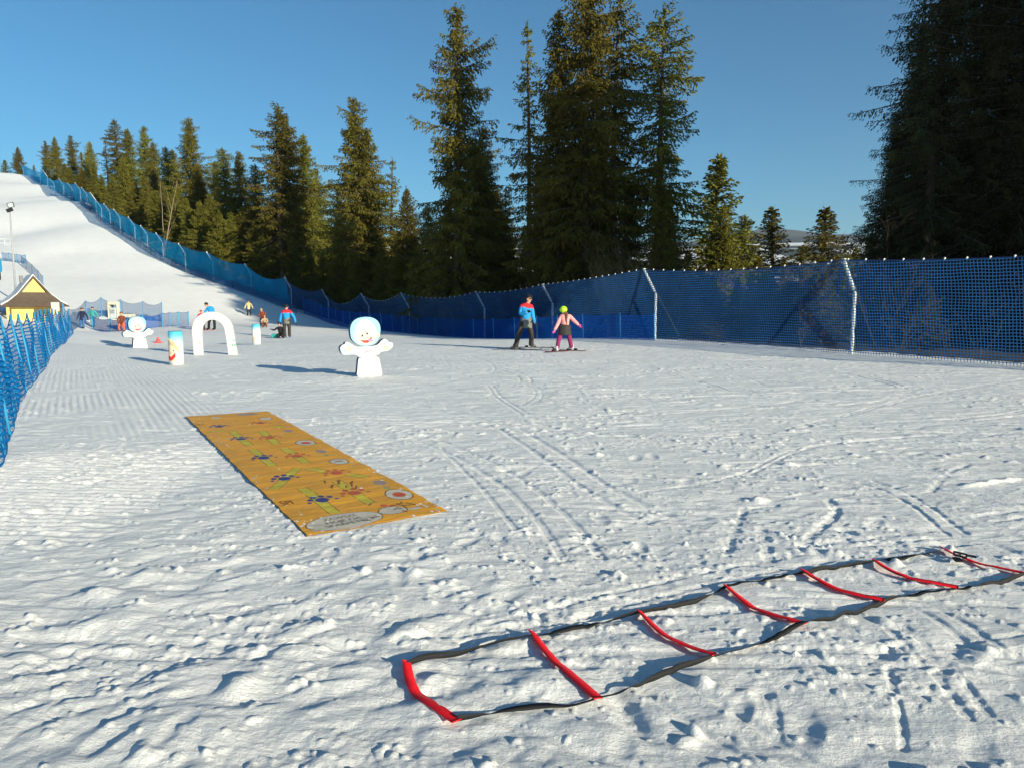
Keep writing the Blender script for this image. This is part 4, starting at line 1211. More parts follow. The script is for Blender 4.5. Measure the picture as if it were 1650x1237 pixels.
def person(label, loc, J, H, jacket, trousers, hat=None, gloves=None, hem=None, yoke=None, fingers=False, tail=False, hemw=1.0, group=None, boots=None, face=(0, -1), goggles=False, small=False):
    """J: joints in metres, viewer's frame (x right, y away, z up), feet on z = 0. Body is one mesh; clothing pieces are its children."""
    s = H / 1.75
    hd = Vector(J['head']); nk = Vector(J['neck']); ch = Vector(J['chest']); pv = Vector(J['pelvis'])
    hr = .105 * s if not small else .11 * s
    k = Sk()
    a = k.p(pv, .115 * s); b = k.p(lerp(pv, ch, .5), .105 * s, a); c = k.p(ch, .125 * s, b); n = k.p(nk, .052 * s, c)
    f = Vector((face[0], face[1], 0)).normalized()
    h0 = k.p(hd - Vector((0, 0, hr * .55)) + f * .012, .072 * s, n); h1 = k.p(hd, .093 * s, h0); k.p(hd + Vector((0, 0, hr * .75)), .07 * s, h1)
    for sd in 'LR':
        sh, el, ha = Vector(J['sh' + sd]), Vector(J['el' + sd]), Vector(J['ha' + sd])
        i = k.p(sh, .055 * s, c); i = k.p(el, .042 * s, i); i = k.p(lerp(el, ha, .92), .028 * s, i); w = k.p(ha, (.036 * s, .022 * s), i)
        hp, kn, ft = Vector(J['hip' + sd]), Vector(J['kn' + sd]), Vector(J['ft' + sd])
        i = k.p(hp, .088 * s, a); i = k.p(kn, .058 * s, i); i = k.p(ft + Vector((0, 0, .09 * s)), .042 * s, i)
        fd = Vector(J.get('toe' + sd, (face[0] * .22, face[1] * .22, 0))) * s
        k.p(ft + fd * .55 + Vector((0, 0, .04 * s)), .036 * s, i)
    bod = mesh_obj('person', k.mesh(2), None, MSKIN)
    bod.location = loc
    tag(bod, label, 'person', group)
    side = Vector((-f.y, f.x, 0))
    # face features
    bm = bmesh.new()
    bm_ellipsoid(bm, hd + f * (.098 * s) - Vector((0, 0, .012 * s)), (.017 * s, .022 * s, .022 * s), 8, 6); from_bm('nose', bm, MSKIN, bod, True)
    for q in (-1, 1):
        bm = bmesh.new(); bm_ellipsoid(bm, hd + f * (.086 * s) + side * (.034 * s * q) + Vector((0, 0, .012 * s)), (.011 * s,) * 3, 8, 6); from_bm('eye', bm, M['darkp'], bod, True)
        bm = bmesh.new(); bm_ellipsoid(bm, hd + side * (.094 * s * q) - Vector((0, 0, .005 * s)), (.016 * s, .022 * s, .03 * s), 8, 6); from_bm('ear', bm, MSKIN, bod, True)
    bm = bmesh.new(); bm_ellipsoid(bm, hd + f * (.082 * s) - Vector((0, 0, .05 * s)), (.026 * s, .012 * s, .007 * s), 8, 6, rot=Matrix.Rotation(math.atan2(side.y, side.x), 4, 'Z')); from_bm('mouth', bm, simple('lips', (.45, .14, .12), .5), bod, True)
    if goggles:
        bm = bmesh.new(); bm_ellipsoid(bm, hd + f * (.075 * s) + Vector((0, 0, .016 * s)), (.072 * s, .035 * s, .026 * s), 14, 8, rot=Matrix.Rotation(math.atan2(side.y, side.x), 4, 'Z')); from_bm('sunglasses', bm, M['darkp'], bod, True)
    # jacket
    k = Sk()
    a = k.p(lerp(pv, ch, -.05), .178 * s); b = k.p(lerp(pv, ch, .5), .176 * s, a); c = k.p(ch, .186 * s, b); k.p(lerp(nk, hd, .12), .082 * s, c)
    for sd in 'LR':
        sh, el, ha = Vector(J['sh' + sd]), Vector(J['el' + sd]), Vector(J['ha' + sd])
        i = k.p(sh, .098 * s, c); i = k.p(lerp(sh, el, .5), .084 * s, i); i = k.p(el, .076 * s, i); i = k.p(lerp(el, ha, .5), .066 * s, i); k.p(lerp(el, ha, .92), .058 * s, i)
    jk = mesh_obj('jacket', k.mesh(2), bod, jacket)
    if yoke:
        jk.data.materials.append(yoke)
        zc = ch.z + .035 * s
        ax = (nk - ch).normalized()
        for p in jk.data.polygons:
            d = (Vector(p.center) - ch).dot(ax)
            if d > .045 * s: p.material_index = 1
    ax = (ch - pv).normalized()
    hc = (Vector(J['hipL']) + Vector(J['hipR'])) / 2
    rings = [(lerp(pv, ch, .42), .172, .135), (lerp(pv, ch, .18), .180, .142), (lerp(pv, ch, -.06), .190, .150), (hc - ax * .10 * s, .204, .160), (hc - ax * .15 * s, .196, .150)]
    bm = bmesh.new(); xd = Vector((ax.z, 0, -ax.x)).normalized(); yd = ax.cross(xd); rv = []
    for c_, ra, rb in rings:
        rv.append([bm.verts.new(c_ + xd * (ra * hemw * s * math.cos(q * math.pi / 10)) + yd * (rb * hemw * s * math.sin(q * math.pi / 10)) + Vector((.006 * math.sin(q * 3.1), .006 * math.cos(q * 2.3), 0))) for q in range(20)])
    for q in range(len(rv) - 1):
        for z_ in range(20): bm.faces.new((rv[q][z_], rv[q][(z_ + 1) % 20], rv[q + 1][(z_ + 1) % 20], rv[q + 1][z_]))
    bm.faces.new(rv[0])
    from_bm('jacket_hem', bm, hem or jacket, bod, True)
    # trousers
    k = Sk()
    a = k.p(lerp(pv, ch, .2), .145 * s)
    for sd in 'LR':
        hp, kn, ft = Vector(J['hip' + sd]), Vector(J['kn' + sd]), Vector(J['ft' + sd])
        i = k.p(hp, .118 * s, a); i = k.p(lerp(hp, kn, .5), .104 * s, i); i = k.p(kn, .088 * s, i); i = k.p(lerp(kn, ft, .5), .085 * s, i); k.p(lerp(kn, ft, .88) , .088 * s, i)
    mesh_obj('trousers', k.mesh(2), bod, trousers)
    # boots
    for sd in 'LR':
        ft = Vector(J['ft' + sd]); fd = Vector(J.get('toe' + sd, (face[0] * .22, face[1] * .22, 0))).normalized()
        k = Sk(); a = k.p(ft + Vector((0, 0, .24 * s)), .065 * s); b = k.p(ft + Vector((0, 0, .075 * s)), .068 * s, a); k.p(ft + fd * .16 * s + Vector((0, 0, .055 * s)), .05 * s, b); k.p(ft - fd * .06 * s + Vector((0, 0, .05 * s)), .05 * s, b)
        mesh_obj('boot', k.mesh(2), bod, boots or MBLK)
    # gloves with five fingers
    gm = gloves or MBLK
    for sd in 'LR':
        el, ha = Vector(J['el' + sd]), Vector(J['ha' + sd]); d = (ha - el).normalized()
        sdv = d.cross(Vector((0, 1, 0)));  sdv = sdv.normalized() if sdv.length > .1 else Vector((1, 0, 0))
        nv = d.cross(sdv).normalized()
        k = Sk(); w = k.p(ha - d * .05 * s, .038 * s); m = k.p(ha + d * .02 * s, (.048 * s, .032 * s), w)
        if fingers:
            for q, ln in ((-1.5, .055), (-.5, .068), (.5, .072), (1.5, .062)):
                b = ha + d * .055 * s + sdv * (.019 * q * s)
                i = k.p(b, .013 * s, m); i = k.p(b + d * ln * .55 * s + nv * .012 * s, .0115 * s, i); k.p(b + d * ln * .85 * s + nv * .035 * s, .010 * s, i)
            b = ha + sdv * .045 * s; i = k.p(b, .014 * s, m); k.p(b + sdv * .022 * s + d * .045 * s + nv * .012 * s, .011 * s, i)
        else:
            k.p(ha + d * .09 * s, .030 * s, m)
        mesh_obj('glove', k.mesh(1 if fingers else 2), bod, gm)
    # headgear
    if hat:
        kind, hm = hat
        bm = bmesh.new()
        if kind == 'helmet':
            bm_ellipsoid(bm, hd + Vector((0, 0, .035 * s)) - f * .012 * s, (.142 * s, .150 * s, .132 * s), 20, 14, rot=Matrix.Rotation(math.atan2(f.y, f.x) + math.pi / 2, 4, 'Z'))
            bmesh.ops.bisect_plane(bm, geom=bm.verts[:] + bm.edges[:] + bm.faces[:], plane_co=hd - Vector((0, 0, .045 * s)) + f * .03 * s, plane_no=(Vector((0, 0, -1)) + f * .75).normalized(), clear_outer=True)
            bmesh.ops.solidify(bm, geom=bm.faces[:], thickness=.012 * s)
        else:
            bm_ellipsoid(bm, hd + Vector((0, 0, .045 * s)) - f * .008 * s, (.116 * s, .122 * s, .108 * s), 18, 12, rot=Matrix.Rotation(math.atan2(f.y, f.x) + math.pi / 2, 4, 'Z'))
            bmesh.ops.bisect_plane(bm, geom=bm.verts[:] + bm.edges[:] + bm.faces[:], plane_co=hd + Vector((0, 0, .02 * s)), plane_no=(Vector((0, 0, -1)) + f * .4).normalized(), clear_outer=True)
            bmesh.ops.solidify(bm, geom=bm.faces[:], thickness=.010 * s)
        ho = from_bm('helmet' if kind == 'helmet' else 'hat', bm, hm, bod, True)
    if tail:
        k = Sk(); b = hd - f * .10 * s - Vector((0, 0, .03 * s)); i = k.p(b, .03 * s)
        for q, rr in ((.10, .035), (.2, .04), (.30, .036), (.40, .025), (.47, .012)):
            i = k.p(nk - f * (.155 * s) + Vector((.012 * math.sin(q * 14), 0, .12 - q)), rr * s, i)
        mesh_obj('ponytail', k.mesh(2), bod, MHAIRB)
    return bod

def ski(loc, rz, ln, mat, label, group, pitch=0.0):
    bm = bmesh.new()
    n = 18; w = []
    for i in range(n + 1):
        t = i / n; x = (t - .42) * ln
        wd = .042 + .020 * abs(t - .45) * 2
        if t > .93: wd *= max(.15, 1 - ((t - .93) / .07) ** 2)
        z = .020 + (.10 * ((t - .86) / .14) ** 2 if t > .86 else 0) + (.03 * ((.05 - t) / .05) if t < .05 else 0)
        w.append((x, wd, z))
    R_ = []
    for x, wd, z in w:
        R_.append([bm.verts.new((x, -wd, z)), bm.verts.new((x, wd, z)), bm.verts.new((x, wd, z + .016)), bm.verts.new((x, -wd, z + .016))])
    for i in range(n):
        for q in range(4): bm.faces.new((R_[i][q], R_[i][(q + 1) % 4], R_[i + 1][(q + 1) % 4], R_[i + 1][q]))
    bm.faces.new(R_[0]); bm.faces.new(R_[-1])
    root = empty('ski', loc, label, 'ski', group, rz)
    from_bm('blade', bm, mat, root)
    bm = bmesh.new(); bm_box(bm, .12, 0, .055, .09, .07, .05, bevel=.01); bm_box(bm, -.16, 0, .06, .10, .07, .06, bevel=.01)
    from_bm('binding', bm, MBLK, root)
    return root

RED = cloth('red cloth', (.62, .02, .03)); BLUE = cloth('sky blue cloth', (.015, .27, .60)); GREYC = cloth('grey cloth', (.16, .17, .16)); DK = cloth('charcoal cloth', (.040, .034, .032))
PINK = cloth('pink cloth', (.80, .34, .33)); PURP = cloth('plum cloth', (.22, .02, .10)); MAG = cloth('magenta cloth', (.62, .09, .36)); LIME = simple('lime helmet', (.45, .78, .03), .35, .04)
NAVY = cloth('navy cloth', (.015, .02, .06)); TAN = cloth('tan cloth', (.45, .32, .20)); YEL = cloth('pale yellow cloth', (.62, .52, .26)); ORG = cloth('orange cloth', (.72, .13, .03)); BRN = cloth('rust brown cloth', (.20, .05, .03))
LIL = cloth('lilac cloth', (.36, .18, .52)); TEAL = cloth('teal cloth', (.05, .30, .32)); WHT = cloth('white boots', (.6, .6, .62))

# the instructor and the girl in front of the low net
Ki = 24.7 / F / 7.73
def ZI(x, y, dy=0.0, y0=930): return ((x - 490) * Ki, dy, (y0 - y) * Ki)
Li = on(780 + 490 / 7.73, 440 + 945 / 7.73, 24.7)
person('ski instructor in red and blue jacket and dark trousers standing beside the low blue net', Li,
       dict(head=ZI(558, 310), neck=ZI(535, 365), chest=ZI(525, 430), pelvis=ZI(522, 590), shL=ZI(465, 395, -.02), elL=ZI(450, 495, -.10), haL=ZI(545, 465, -.25),
            shR=ZI(590, 400, .05), elR=ZI(606, 520, .06), haR=ZI(632, 615, -.02), hipL=ZI(482, 610, -.02), knL=ZI(425, 765, -.12), ftL=ZI(378, 950, -.1), hipR=ZI(562, 610, .04), knR=ZI(592, 760, .10), ftR=ZI(588, 915, .35),
            toeL=(.18, -.14, 0), toeR=(.21, -.05, 0)),
       1.78, BLUE, DK, ('hat', MBLK), MBLK, GREYC, RED, True, face=(.75, -.66), goggles=True, boots=cloth('grey boots', (.14, .13, .15)))
ski(on(780 + 400 / 7.73, 440 + 955 / 7.73, 24.3), R(-22), 1.65, cloth('dark ski', (.03, .03, .04)), 'dark ski under the left foot of the instructor in red and blue', 'skis of the instructor')
ski(on(780 + 588 / 7.73, 440 + 930 / 7.73, 25.1), R(-8), 1.65, cloth('dark ski', (.03, .03, .04)), 'dark ski under the right foot of the instructor in red and blue', 'skis of the instructor')
hp_ = Vector(Li) + Vector(ZI(640, 628, -.02))
for q, (ex, ez) in enumerate(((708, 640), (655, 800))):
    bm = bmesh.new(); e = Vector(Li) + Vector(ZI(ex, ez, -.08)); d_ = (e - hp_)
    bm_tube(bm, [Vector((0, 0, 0)) - d_ * .25, d_], .011, 6)
    root = empty('ski_pole', hp_, 'black ski pole hanging from the glove of the instructor, ' + ('pointing sideways' if q == 0 else 'pointing down at the snow'), 'ski pole', 'ski poles of the instructor')
    from_bm('shaft', bm, MBLK, root)
    bm = bmesh.new(); bm_ellipsoid(bm, d_ * .93, (.04, .04, .012), 10, 5); from_bm('basket', bm, MBLK, root)
    bm = bmesh.new(); bm_ellipsoid(bm, -d_ * .22, (.024, .024, .05), 10, 6); from_bm('grip', bm, MBLK, root)

Kg = 23.4 / F / 7.73
def ZG(x, y, dy=0.0): return ((x - 1000) * Kg, dy, (975 - y) * Kg)
Lg = on(780 + 1000 / 7.73, 440 + 980 / 7.73, 23.4)
person('girl in pink jacket, plum trousers and lime green helmet with arms held out', Lg,
       dict(head=ZG(982, 462), neck=ZG(1000, 505, 0), chest=ZG(1008, 560), pelvis=ZG(1000, 690), shL=ZG(952, 535), elL=ZG(915, 625, -.05), haL=ZG(868, 712, -.12), shR=ZG(1062, 530), elR=ZG(1118, 592, -.04), haR=ZG(1180, 648, -.10),
            hipL=ZG(965, 715), knL=ZG(925, 830, -.06), ftL=ZG(905, 975, -.12), hipR=ZG(1040, 715), knR=ZG(1068, 825, .02), ftR=ZG(1098, 950, .10), toeL=(.16, .14, 0), toeR=(-.18, .12, 0)),
       1.48, PINK, PURP, ('helmet', LIME), MAG, cloth('dark skirt', (.035, .032, .03)), None, True, True, 1.28, face=(-.45, .89), boots=WHT)
ski(on(780 + 905 / 7.73, 440 + 985 / 7.73, 23.2), R(44), 1.25, cloth('maroon ski', (.10, .015, .02)), 'short dark ski under the left foot of the girl in pink', 'skis of the girl')
ski(on(780 + 1085 / 7.73, 440 + 965 / 7.73, 23.7), R(148), 1.25, cloth('maroon ski', (.10, .015, .02)), 'short dark ski under the right foot of the girl in pink', 'skis of the girl')

def stand(h, face=(0, -1), lean=0.0, spread=.12, armL=(-.28, 0, -.62), armR=(.28, 0, -.62), dy=0):
    s = h / 1.75
    def P(x, y, z): return ((x + lean * z / 1.75) * s, y * s, z * s)
    sx = lambda v: Vector(v) * s
    J = dict(head=P(0, 0, 1.60), neck=P(0, 0, 1.46), chest=P(0, 0, 1.25), pelvis=P(0, 0, .92), hipL=P(-.10, 0, .88), hipR=P(.10, 0, .88),
             knL=P(-.10 - spread * .3, -.03, .48), knR=P(.10 + spread * .3, -.03, .48), ftL=P(-spread - .02, 0, 0), ftR=P(spread + .02, 0, 0), shL=P(-.19, 0, 1.38), shR=P(.19, 0, 1.38))
    for sd, a in (('L', armL), ('R', armR)):
        sh = Vector(J['sh' + sd]); e = Vector(a) * s; 
        J['ha' + sd] = tuple(sh + e); J['el' + sd] = tuple(sh + e * .5 + Vector(((-.05 if sd == 'L' else .05) * s, .04 * s, 0)))
    return J
person('instructor seen from behind in red and blue jacket beside a kneeling child', on(463, 545.5, 38.5), stand(1.74, (0, 1), spread=.10, armL=(-.16, -.05, -.62)), 1.74, BLUE, DK, ('hat', MBLK), MBLK, GREYC, RED, face=(.1, 1), boots=cloth('blue boots', (.10, .16, .34)))
person('child in black ski suit kneeling with one arm stretched out', on(451.5, 545.5, 37.8), dict(head=(-.02, 0, .74), neck=(0, .02, .60), chest=(.02, .02, .48), pelvis=(.03, .05, .24), shL=(-.13, 0, .54), elL=(-.28, -.05, .42), haL=(-.44, -.08, .47),
       shR=(.15, 0, .54), elR=(.22, -.05, .38), haR=(.16, -.16, .28), hipL=(-.05, .05, .22), knL=(-.10, -.22, .12), ftL=(-.10, .16, .02), hipR=(.11, .05, .22), knR=(.15, -.22, .14), ftR=(.15, .16, .02)), 1.15, MBLK, MBLK, ('helmet', NAVY), MBLK)
bm = bmesh.new(); bm_box(bm, 0, 0, .12, .34, .24, .22, bevel=.03)
bg = from_bm('crate', bm, simple('teal plastic', (.03, .30, .28), .5), None); bg.location = on(443.5, 545, 37.9); tag(bg, 'small teal box on the snow beside the kneeling child', 'box')
person('child in pale yellow jacket and black trousers standing alone on the slope', on(402, 515.5, 64), stand(1.36, (.3, -1), spread=.16, lean=-.04), 1.36, YEL, MBLK, ('hat', MBLK), MBLK, face=(.3, -1))
person('adult in dark red jacket bending over a crouching child', on(423, 526.5, 49), dict(head=(-.02, -.1, 1.10), neck=(.02, -.05, 1.0), chest=(.05, 0, .86), pelvis=(.0, .08, .62), shL=(-.12, -.02, .94), elL=(-.17, -.1, .72), haL=(-.05, -.2, .55),
       shR=(.2, -.02, .94), elR=(.24, -.1, .72), haR=(.18, -.22, .55), hipL=(-.09, .08, .6), knL=(-.11, -.02, .34), ftL=(-.12, .02, 0), hipR=(.09, .08, .6), knR=(.11, -.02, .34), ftR=(.12, .02, 0)), 1.3, BRN, NAVY, ('hat', TAN), MBLK)
person('child in tan jacket crouching on the snow in front of an adult', on(427, 529, 47.6), dict(head=(0, -.03, .72), neck=(0, 0, .60), chest=(0, .02, .48), pelvis=(0, .08, .26), shL=(-.14, 0, .54), elL=(-.2, -.08, .38), haL=(-.1, -.2, .3),
       shR=(.14, 0, .54), elR=(.2, -.08, .38), haR=(.1, -.2, .3), hipL=(-.09, .06, .24), knL=(-.14, -.18, .28), ftL=(-.12, -.02, 0), hipR=(.09, .06, .24), knR=(.14, -.18, .28), ftR=(.12, -.02, 0)), 1.1, TAN, BRN, ('hat', cloth('brown hat', (.25, .14, .08))), MBLK)
person('instructor in bright blue jacket leaning forward behind the white arch', on(341, 532, 47), dict(head=(-.24, -.1, 1.60), neck=(-.12, -.04, 1.50), chest=(-.04, 0, 1.30), pelvis=(.08, .05, .92), shL=(-.22, -.02, 1.36), elL=(-.34, -.1, 1.1), haL=(-.36, -.2, .9),
       shR=(.14, 0, 1.38), elR=(.22, -.05, 1.1), haR=(.1, -.2, .95), hipL=(-.02, .05, .88), knL=(-.14, -.02, .46), ftL=(-.2, .05, 0), hipR=(.16, .05, .88), knR=(.2, 0, .46), ftR=(.18, .05, 0)), 1.75, BLUE, MBLK, ('hat', MBLK), MBLK, yoke=None, face=(-.9, -.4))
person('child in lilac jacket leaning towards the instructor behind the arch', on(327, 533, 46.6), stand(1.28, (.2, -1), lean=-.10, spread=.14), 1.28, LIL, DK, ('hat', cloth('dark red hat', (.25, .02, .04))), RED, yoke=RED, face=(.5, -.8))
ski(on(331, 533, 46.2), R(12), 1.1, ORG, 'orange ski on the snow seen through the white arch', None)
person('person in rust brown top and orange trousers crouching near the lift nets', on(197, 537, 49), dict(head=(.02, -.04, 1.20), neck=(.02, 0, 1.06), chest=(.02, .02, .90), pelvis=(-.02, .06, .58), shL=(-.15, 0, .98), elL=(-.22, -.08, .76), haL=(-.12, -.2, .6),
       shR=(.18, 0, .98), elR=(.24, -.08, .76), haR=(.16, -.2, .6), hipL=(-.11, .06, .55), knL=(-.17, -.08, .34), ftL=(-.18, .02, 0), hipR=(.08, .06, .55), knR=(.14, -.06, .34), ftR=(.14, .02, 0)), 1.42, BRN, ORG, ('hat', BRN), MBLK)
person('person in navy jacket and blue trousers looking down beside the hut', on(133, 530, 52), stand(1.46, (.6, -.7), lean=.05, spread=.06), 1.46, NAVY, cloth('blue trousers', (.05, .13, .34)), ('hat', MBLK), MBLK, face=(.8, -.5))
person('person in teal jacket beside a blue post, right of the one in navy', on(150.5, 528.5, 53), stand(1.46, (0, -1), spread=.05), 1.46, TEAL, cloth('light blue trousers', (.10, .28, .42)), ('hat', NAVY), MBLK)
# ------------------------------------------------------------------ spruces
def spruce_proto(name, H, Rmax, seed, crown0=0.06, whorl=0.42, per=5, droop=0.5, top_p=0.8, twig=0.5, hang=0.6, gap=0.15, jit=0.35, up=0.35, width=0.055, lobes=0.3, bare_to=0.0, spl=0.30):
    """crown of branch sticks and needle sprays, plus a trunk; both 1:1 in metres for height H"""
    r = np.random.default_rng(seed)
    SP = []; ST = []         # sprays (quads of 4 points), sticks
    z = H * crown0
    ph = r.uniform(0, 6.28, 4)
    bend = lambda zz: np.array([.12 * math.sin(zz * .21 + ph[0]), .12 * math.sin(zz * .17 + ph[1]), 0])
    while z < H * 0.985:
        t = (z - H * crown0) / (H * (1 - crown0))
        prof = (1 - t) ** top_p * min(1.0, .55 + .45 * t / .14)
        nb = max(3, int(round(per * (0.7 + .5 * prof) + r.uniform(-.6, .6))))
        a0 = r.uniform(0, 6.28)
        for k in range(nb):
            if r.random() < gap * (0.4 + 0.6 * (1 - t)): continue
            az = a0 + 6.283 * k / nb + r.normal(0, .3)
            lob = 1 + lobes * math.sin(az * 2 + ph[2] + z * .5) + lobes * .6 * math.sin(az * 3 + ph[3] - z * 1.1)
            Lb = max(.22, Rmax * prof * lob * (1 + r.normal(0, jit)) + .12)
            Lb = min(Lb, Rmax * 1.6)
            ns = max(4, int(Lb / .13))
            s = np.linspace(0, 1, ns)
            dirh = np.array([math.cos(az), math.sin(az), 0])
            el = up * (t ** 1.3) * 1.5 - droop * (1 - t) * .35 + r.normal(0, .08)
            zc = Lb * (np.sin(el) * s - droop * (.55 * s ** 2) * (1 - .5 * t) + .22 * droop * s ** 4)
            zb = z + r.uniform(-.12, .12)
            P = bend(zb) + np.array([0, 0, zb]) + np.outer(s * Lb * math.cos(el) * .97, dirh) + np.c_[np.zeros(ns), np.zeros(ns), zc]
            side = np.array([-math.sin(az), math.cos(az), 0])
            P += np.outer(np.cumsum(r.normal(0, .02, ns)) * Lb * .35, side)
            w = .012 + .011 * Lb * (1 - s)
            ST.append((P, w))
            dead = z < H * bare_to and r.random() < .75
            if dead: continue
            i0 = int(ns * (.12 if t > .4 else .22))
            for sgn in (-1, 1, 0):
                ii = np.arange(i0, ns)
                if sgn == 0: ii = ii[r.random(len(ii)) < .75]
                m = len(ii)
                if m == 0: continue
                lt = twig * (.30 + .70 * np.sin(np.pi * np.clip(s[ii], 0, 1) ** .8) ** .7) * min(1.0, .35 + Lb * .38) * r.uniform(.5, 1.3, m)
                fwd = r.uniform(.35, .9, m)[:, None]
                dn = (hang * r.uniform(.3, 1.35, m) * (1 - .55 * t))[:, None]
                if sgn == 0: dn = dn * 1.6 ; 
                D = dirh * fwd + side * (sgn * r.uniform(.5, 1.0, m))[:, None] + np.array([0, 0, -1.0]) * dn + r.normal(0, .14, (m, 3))
                D /= np.linalg.norm(D, axis=1)[:, None]
                nseg = 3
                for q in range(nseg):
                    f0 = q / nseg
                    keep = r.random(m) < .93
                    B = P[ii] + D * (lt * f0)[:, None] + np.array([0, 0, -1]) * (lt * f0 * f0 * .45 * hang)[:, None]
                    d = D + np.array([0, 0, -1]) * (hang * .5 * f0) + r.normal(0, .38, (m, 3))
                    d /= np.linalg.norm(d, axis=1)[:, None]
                    ln = np.maximum(lt * .55, .12) * r.uniform(.75, 1.25, m); ln = np.minimum(ln, spl * 1.3)
                    up_ = r.normal(0, 1, (m, 3)); c = np.cross(d, up_); c /= np.linalg.norm(c, axis=1)[:, None] + 1e-9
                    wd = (width * r.uniform(.7, 1.35, m))[:, None]
                    T = B + d * ln[:, None]; Mid = B + d * (ln * .45)[:, None]
                    SP.append(np.stack([B, Mid + c * wd, T, Mid - c * wd], 1)[keep])
        z += whorl * r.uniform(.6, 1.3) * (.55 + .45 * (1 - t))
    # leader shoot
    for k in range(26):
        zz = H * (.965 + .035 * r.random()); a = r.uniform(0, 6.28); d = np.array([math.cos(a) * .6, math.sin(a) * .6, r.uniform(.2, 1)]); ln = .25
        B = bend(zz) + np.array([0, 0, zz]); c = np.cross(d, [0.3, .2, 1]); c /= np.linalg.norm(c)
        SP.append(np.array([[B, B + d * ln * .5 + c * width, B + d * ln, B + d * ln * .5 - c * width]]))
    Q = np.concatenate(SP); nq = len(Q)
    v = [Q.reshape(-1, 3)]; f = [np.arange(nq * 4).reshape(-1, 4)]; mi = [np.zeros(nq, int)]
    base = nq * 4
    for P, w in ST:
        n = len(P); st = max(1, n // 6)
        P = P[::st]; w = w[::st]; n = len(P)
        if n < 2: continue
        o = np.array([[0, 0, 1.0], [.0, 0, -.5], [0, 0, -.5]])
        T = P[-1] - P[0]; sd = np.cross(T, [0, 0, 1]); sd /= np.linalg.norm(sd) + 1e-9
        off = np.stack([np.array([0, 0, 1.0]), sd * .87 - np.array([0, 0, .5]), -sd * .87 - np.array([0, 0, .5])])
        ring = P[:, None] + off[None] * w[:, None, None]
        v.append(ring.reshape(-1, 3))
        a = np.arange(n - 1)[:, None] * 3 + np.arange(3)[None]; b = np.arange(n - 1)[:, None] * 3 + (np.arange(3)[None] + 1) % 3
        f.append(np.stack([a, b, b + 3, a + 3], -1).reshape(-1, 4) + base); mi.append(np.ones((n - 1) * 3, int)); base += n * 3
    crown = np_mesh('crown', np.concatenate(v), np.concatenate(f), midx=np.concatenate(mi))
    crown.materials.append(M['foliage_shade' if name.startswith('giant') else 'foliage']); crown.materials.append(M['bark'])
    bm = bmesh.new(); zs = np.linspace(0, H * .99, 22)
    bm_tube(bm, [tuple(bend(q) * (1 if q > 0 else 0) + np.array([0, 0, q - (.6 if q == 0 else 0)])) for q in zs], [max(.02, .0125 * H * (1 - q / H) ** .85 + .015 + (.10 if q == 0 else 0)) for q in zs], 9)
    trunk = bpy.data.meshes.new('trunk'); bm.to_mesh(trunk); bm.free(); trunk.materials.append(M['bark'])
    trunk.polygons.foreach_set('use_smooth', [True] * len(trunk.polygons))
    return crown, trunk, H

PR = {
 # tall old spruces with hanging twigs
 'old':    spruce_proto('old', 22, 2.9, 1, .05, .40, 6, .66, .56, .64, 1.0, .12, .44, .30, .050, .36),
 'old2':   spruce_proto('old2', 22, 2.8, 2, .03, .39, 6, .64, .58, .64, 1.0, .12, .48, .35, .050, .40),
 'column': spruce_proto('column', 20, 2.2, 3, .03, .38, 6, .72, .50, .62, 1.15, .09, .34, .30, .050, .30),
 'sparse': spruce_proto('sparse', 20, 1.9, 4, .12, .62, 4, .55, .72, .55, .70, .34, .55, .30, .048, .35, .30),
 'young':  spruce_proto('young', 9, 1.9, 5, .02, .30, 6, .22, .95, .42, .45, .05, .20, .55, .042, .15, 0, .24),
 'broad':  spruce_proto('broad', 16, 3.4, 6, .02, .36, 6, .48, .76, .64, .80, .07, .30, .40, .054, .26),
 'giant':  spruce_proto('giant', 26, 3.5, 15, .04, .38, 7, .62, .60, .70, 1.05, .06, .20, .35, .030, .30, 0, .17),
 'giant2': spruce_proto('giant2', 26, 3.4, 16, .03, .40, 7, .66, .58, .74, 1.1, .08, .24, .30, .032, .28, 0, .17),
 'thinold': spruce_proto('thinold', 22, 2.7, 8, .16, .46, 5, .60, .52, .60, .85, .24, .45, .28, .050, .38, .34),
}
tr_ = random.Random(11)
def tree(kind, px, top, Y, label, wide=1.0, group=None, base=None, Hfix=None, x=None, lean=0.0):
    if x is None:
        p = W(px, top, Y); x = p[0]; zt = p[2]
    gz_ = hz1(x, Y)
    H = Hfix if Hfix else zt - gz_
    cr, tk, h0 = PR[kind]
    s = H / h0
    r = empty('spruce_tree', (x, Y, gz_ - .1), label, 'spruce tree', group, tr_.uniform(0, 6.28))
    sw = max(.35, s) * wide * (1.16 if px < 700 and px > 0 else 1.0)
    r.scale = (sw, sw, s)
    if lean: r.rotation_euler = (lean, lean * .5, r.rotation_euler[2])
    mesh_obj('crown', cr, r); mesh_obj('trunk', tk, r)
    return r

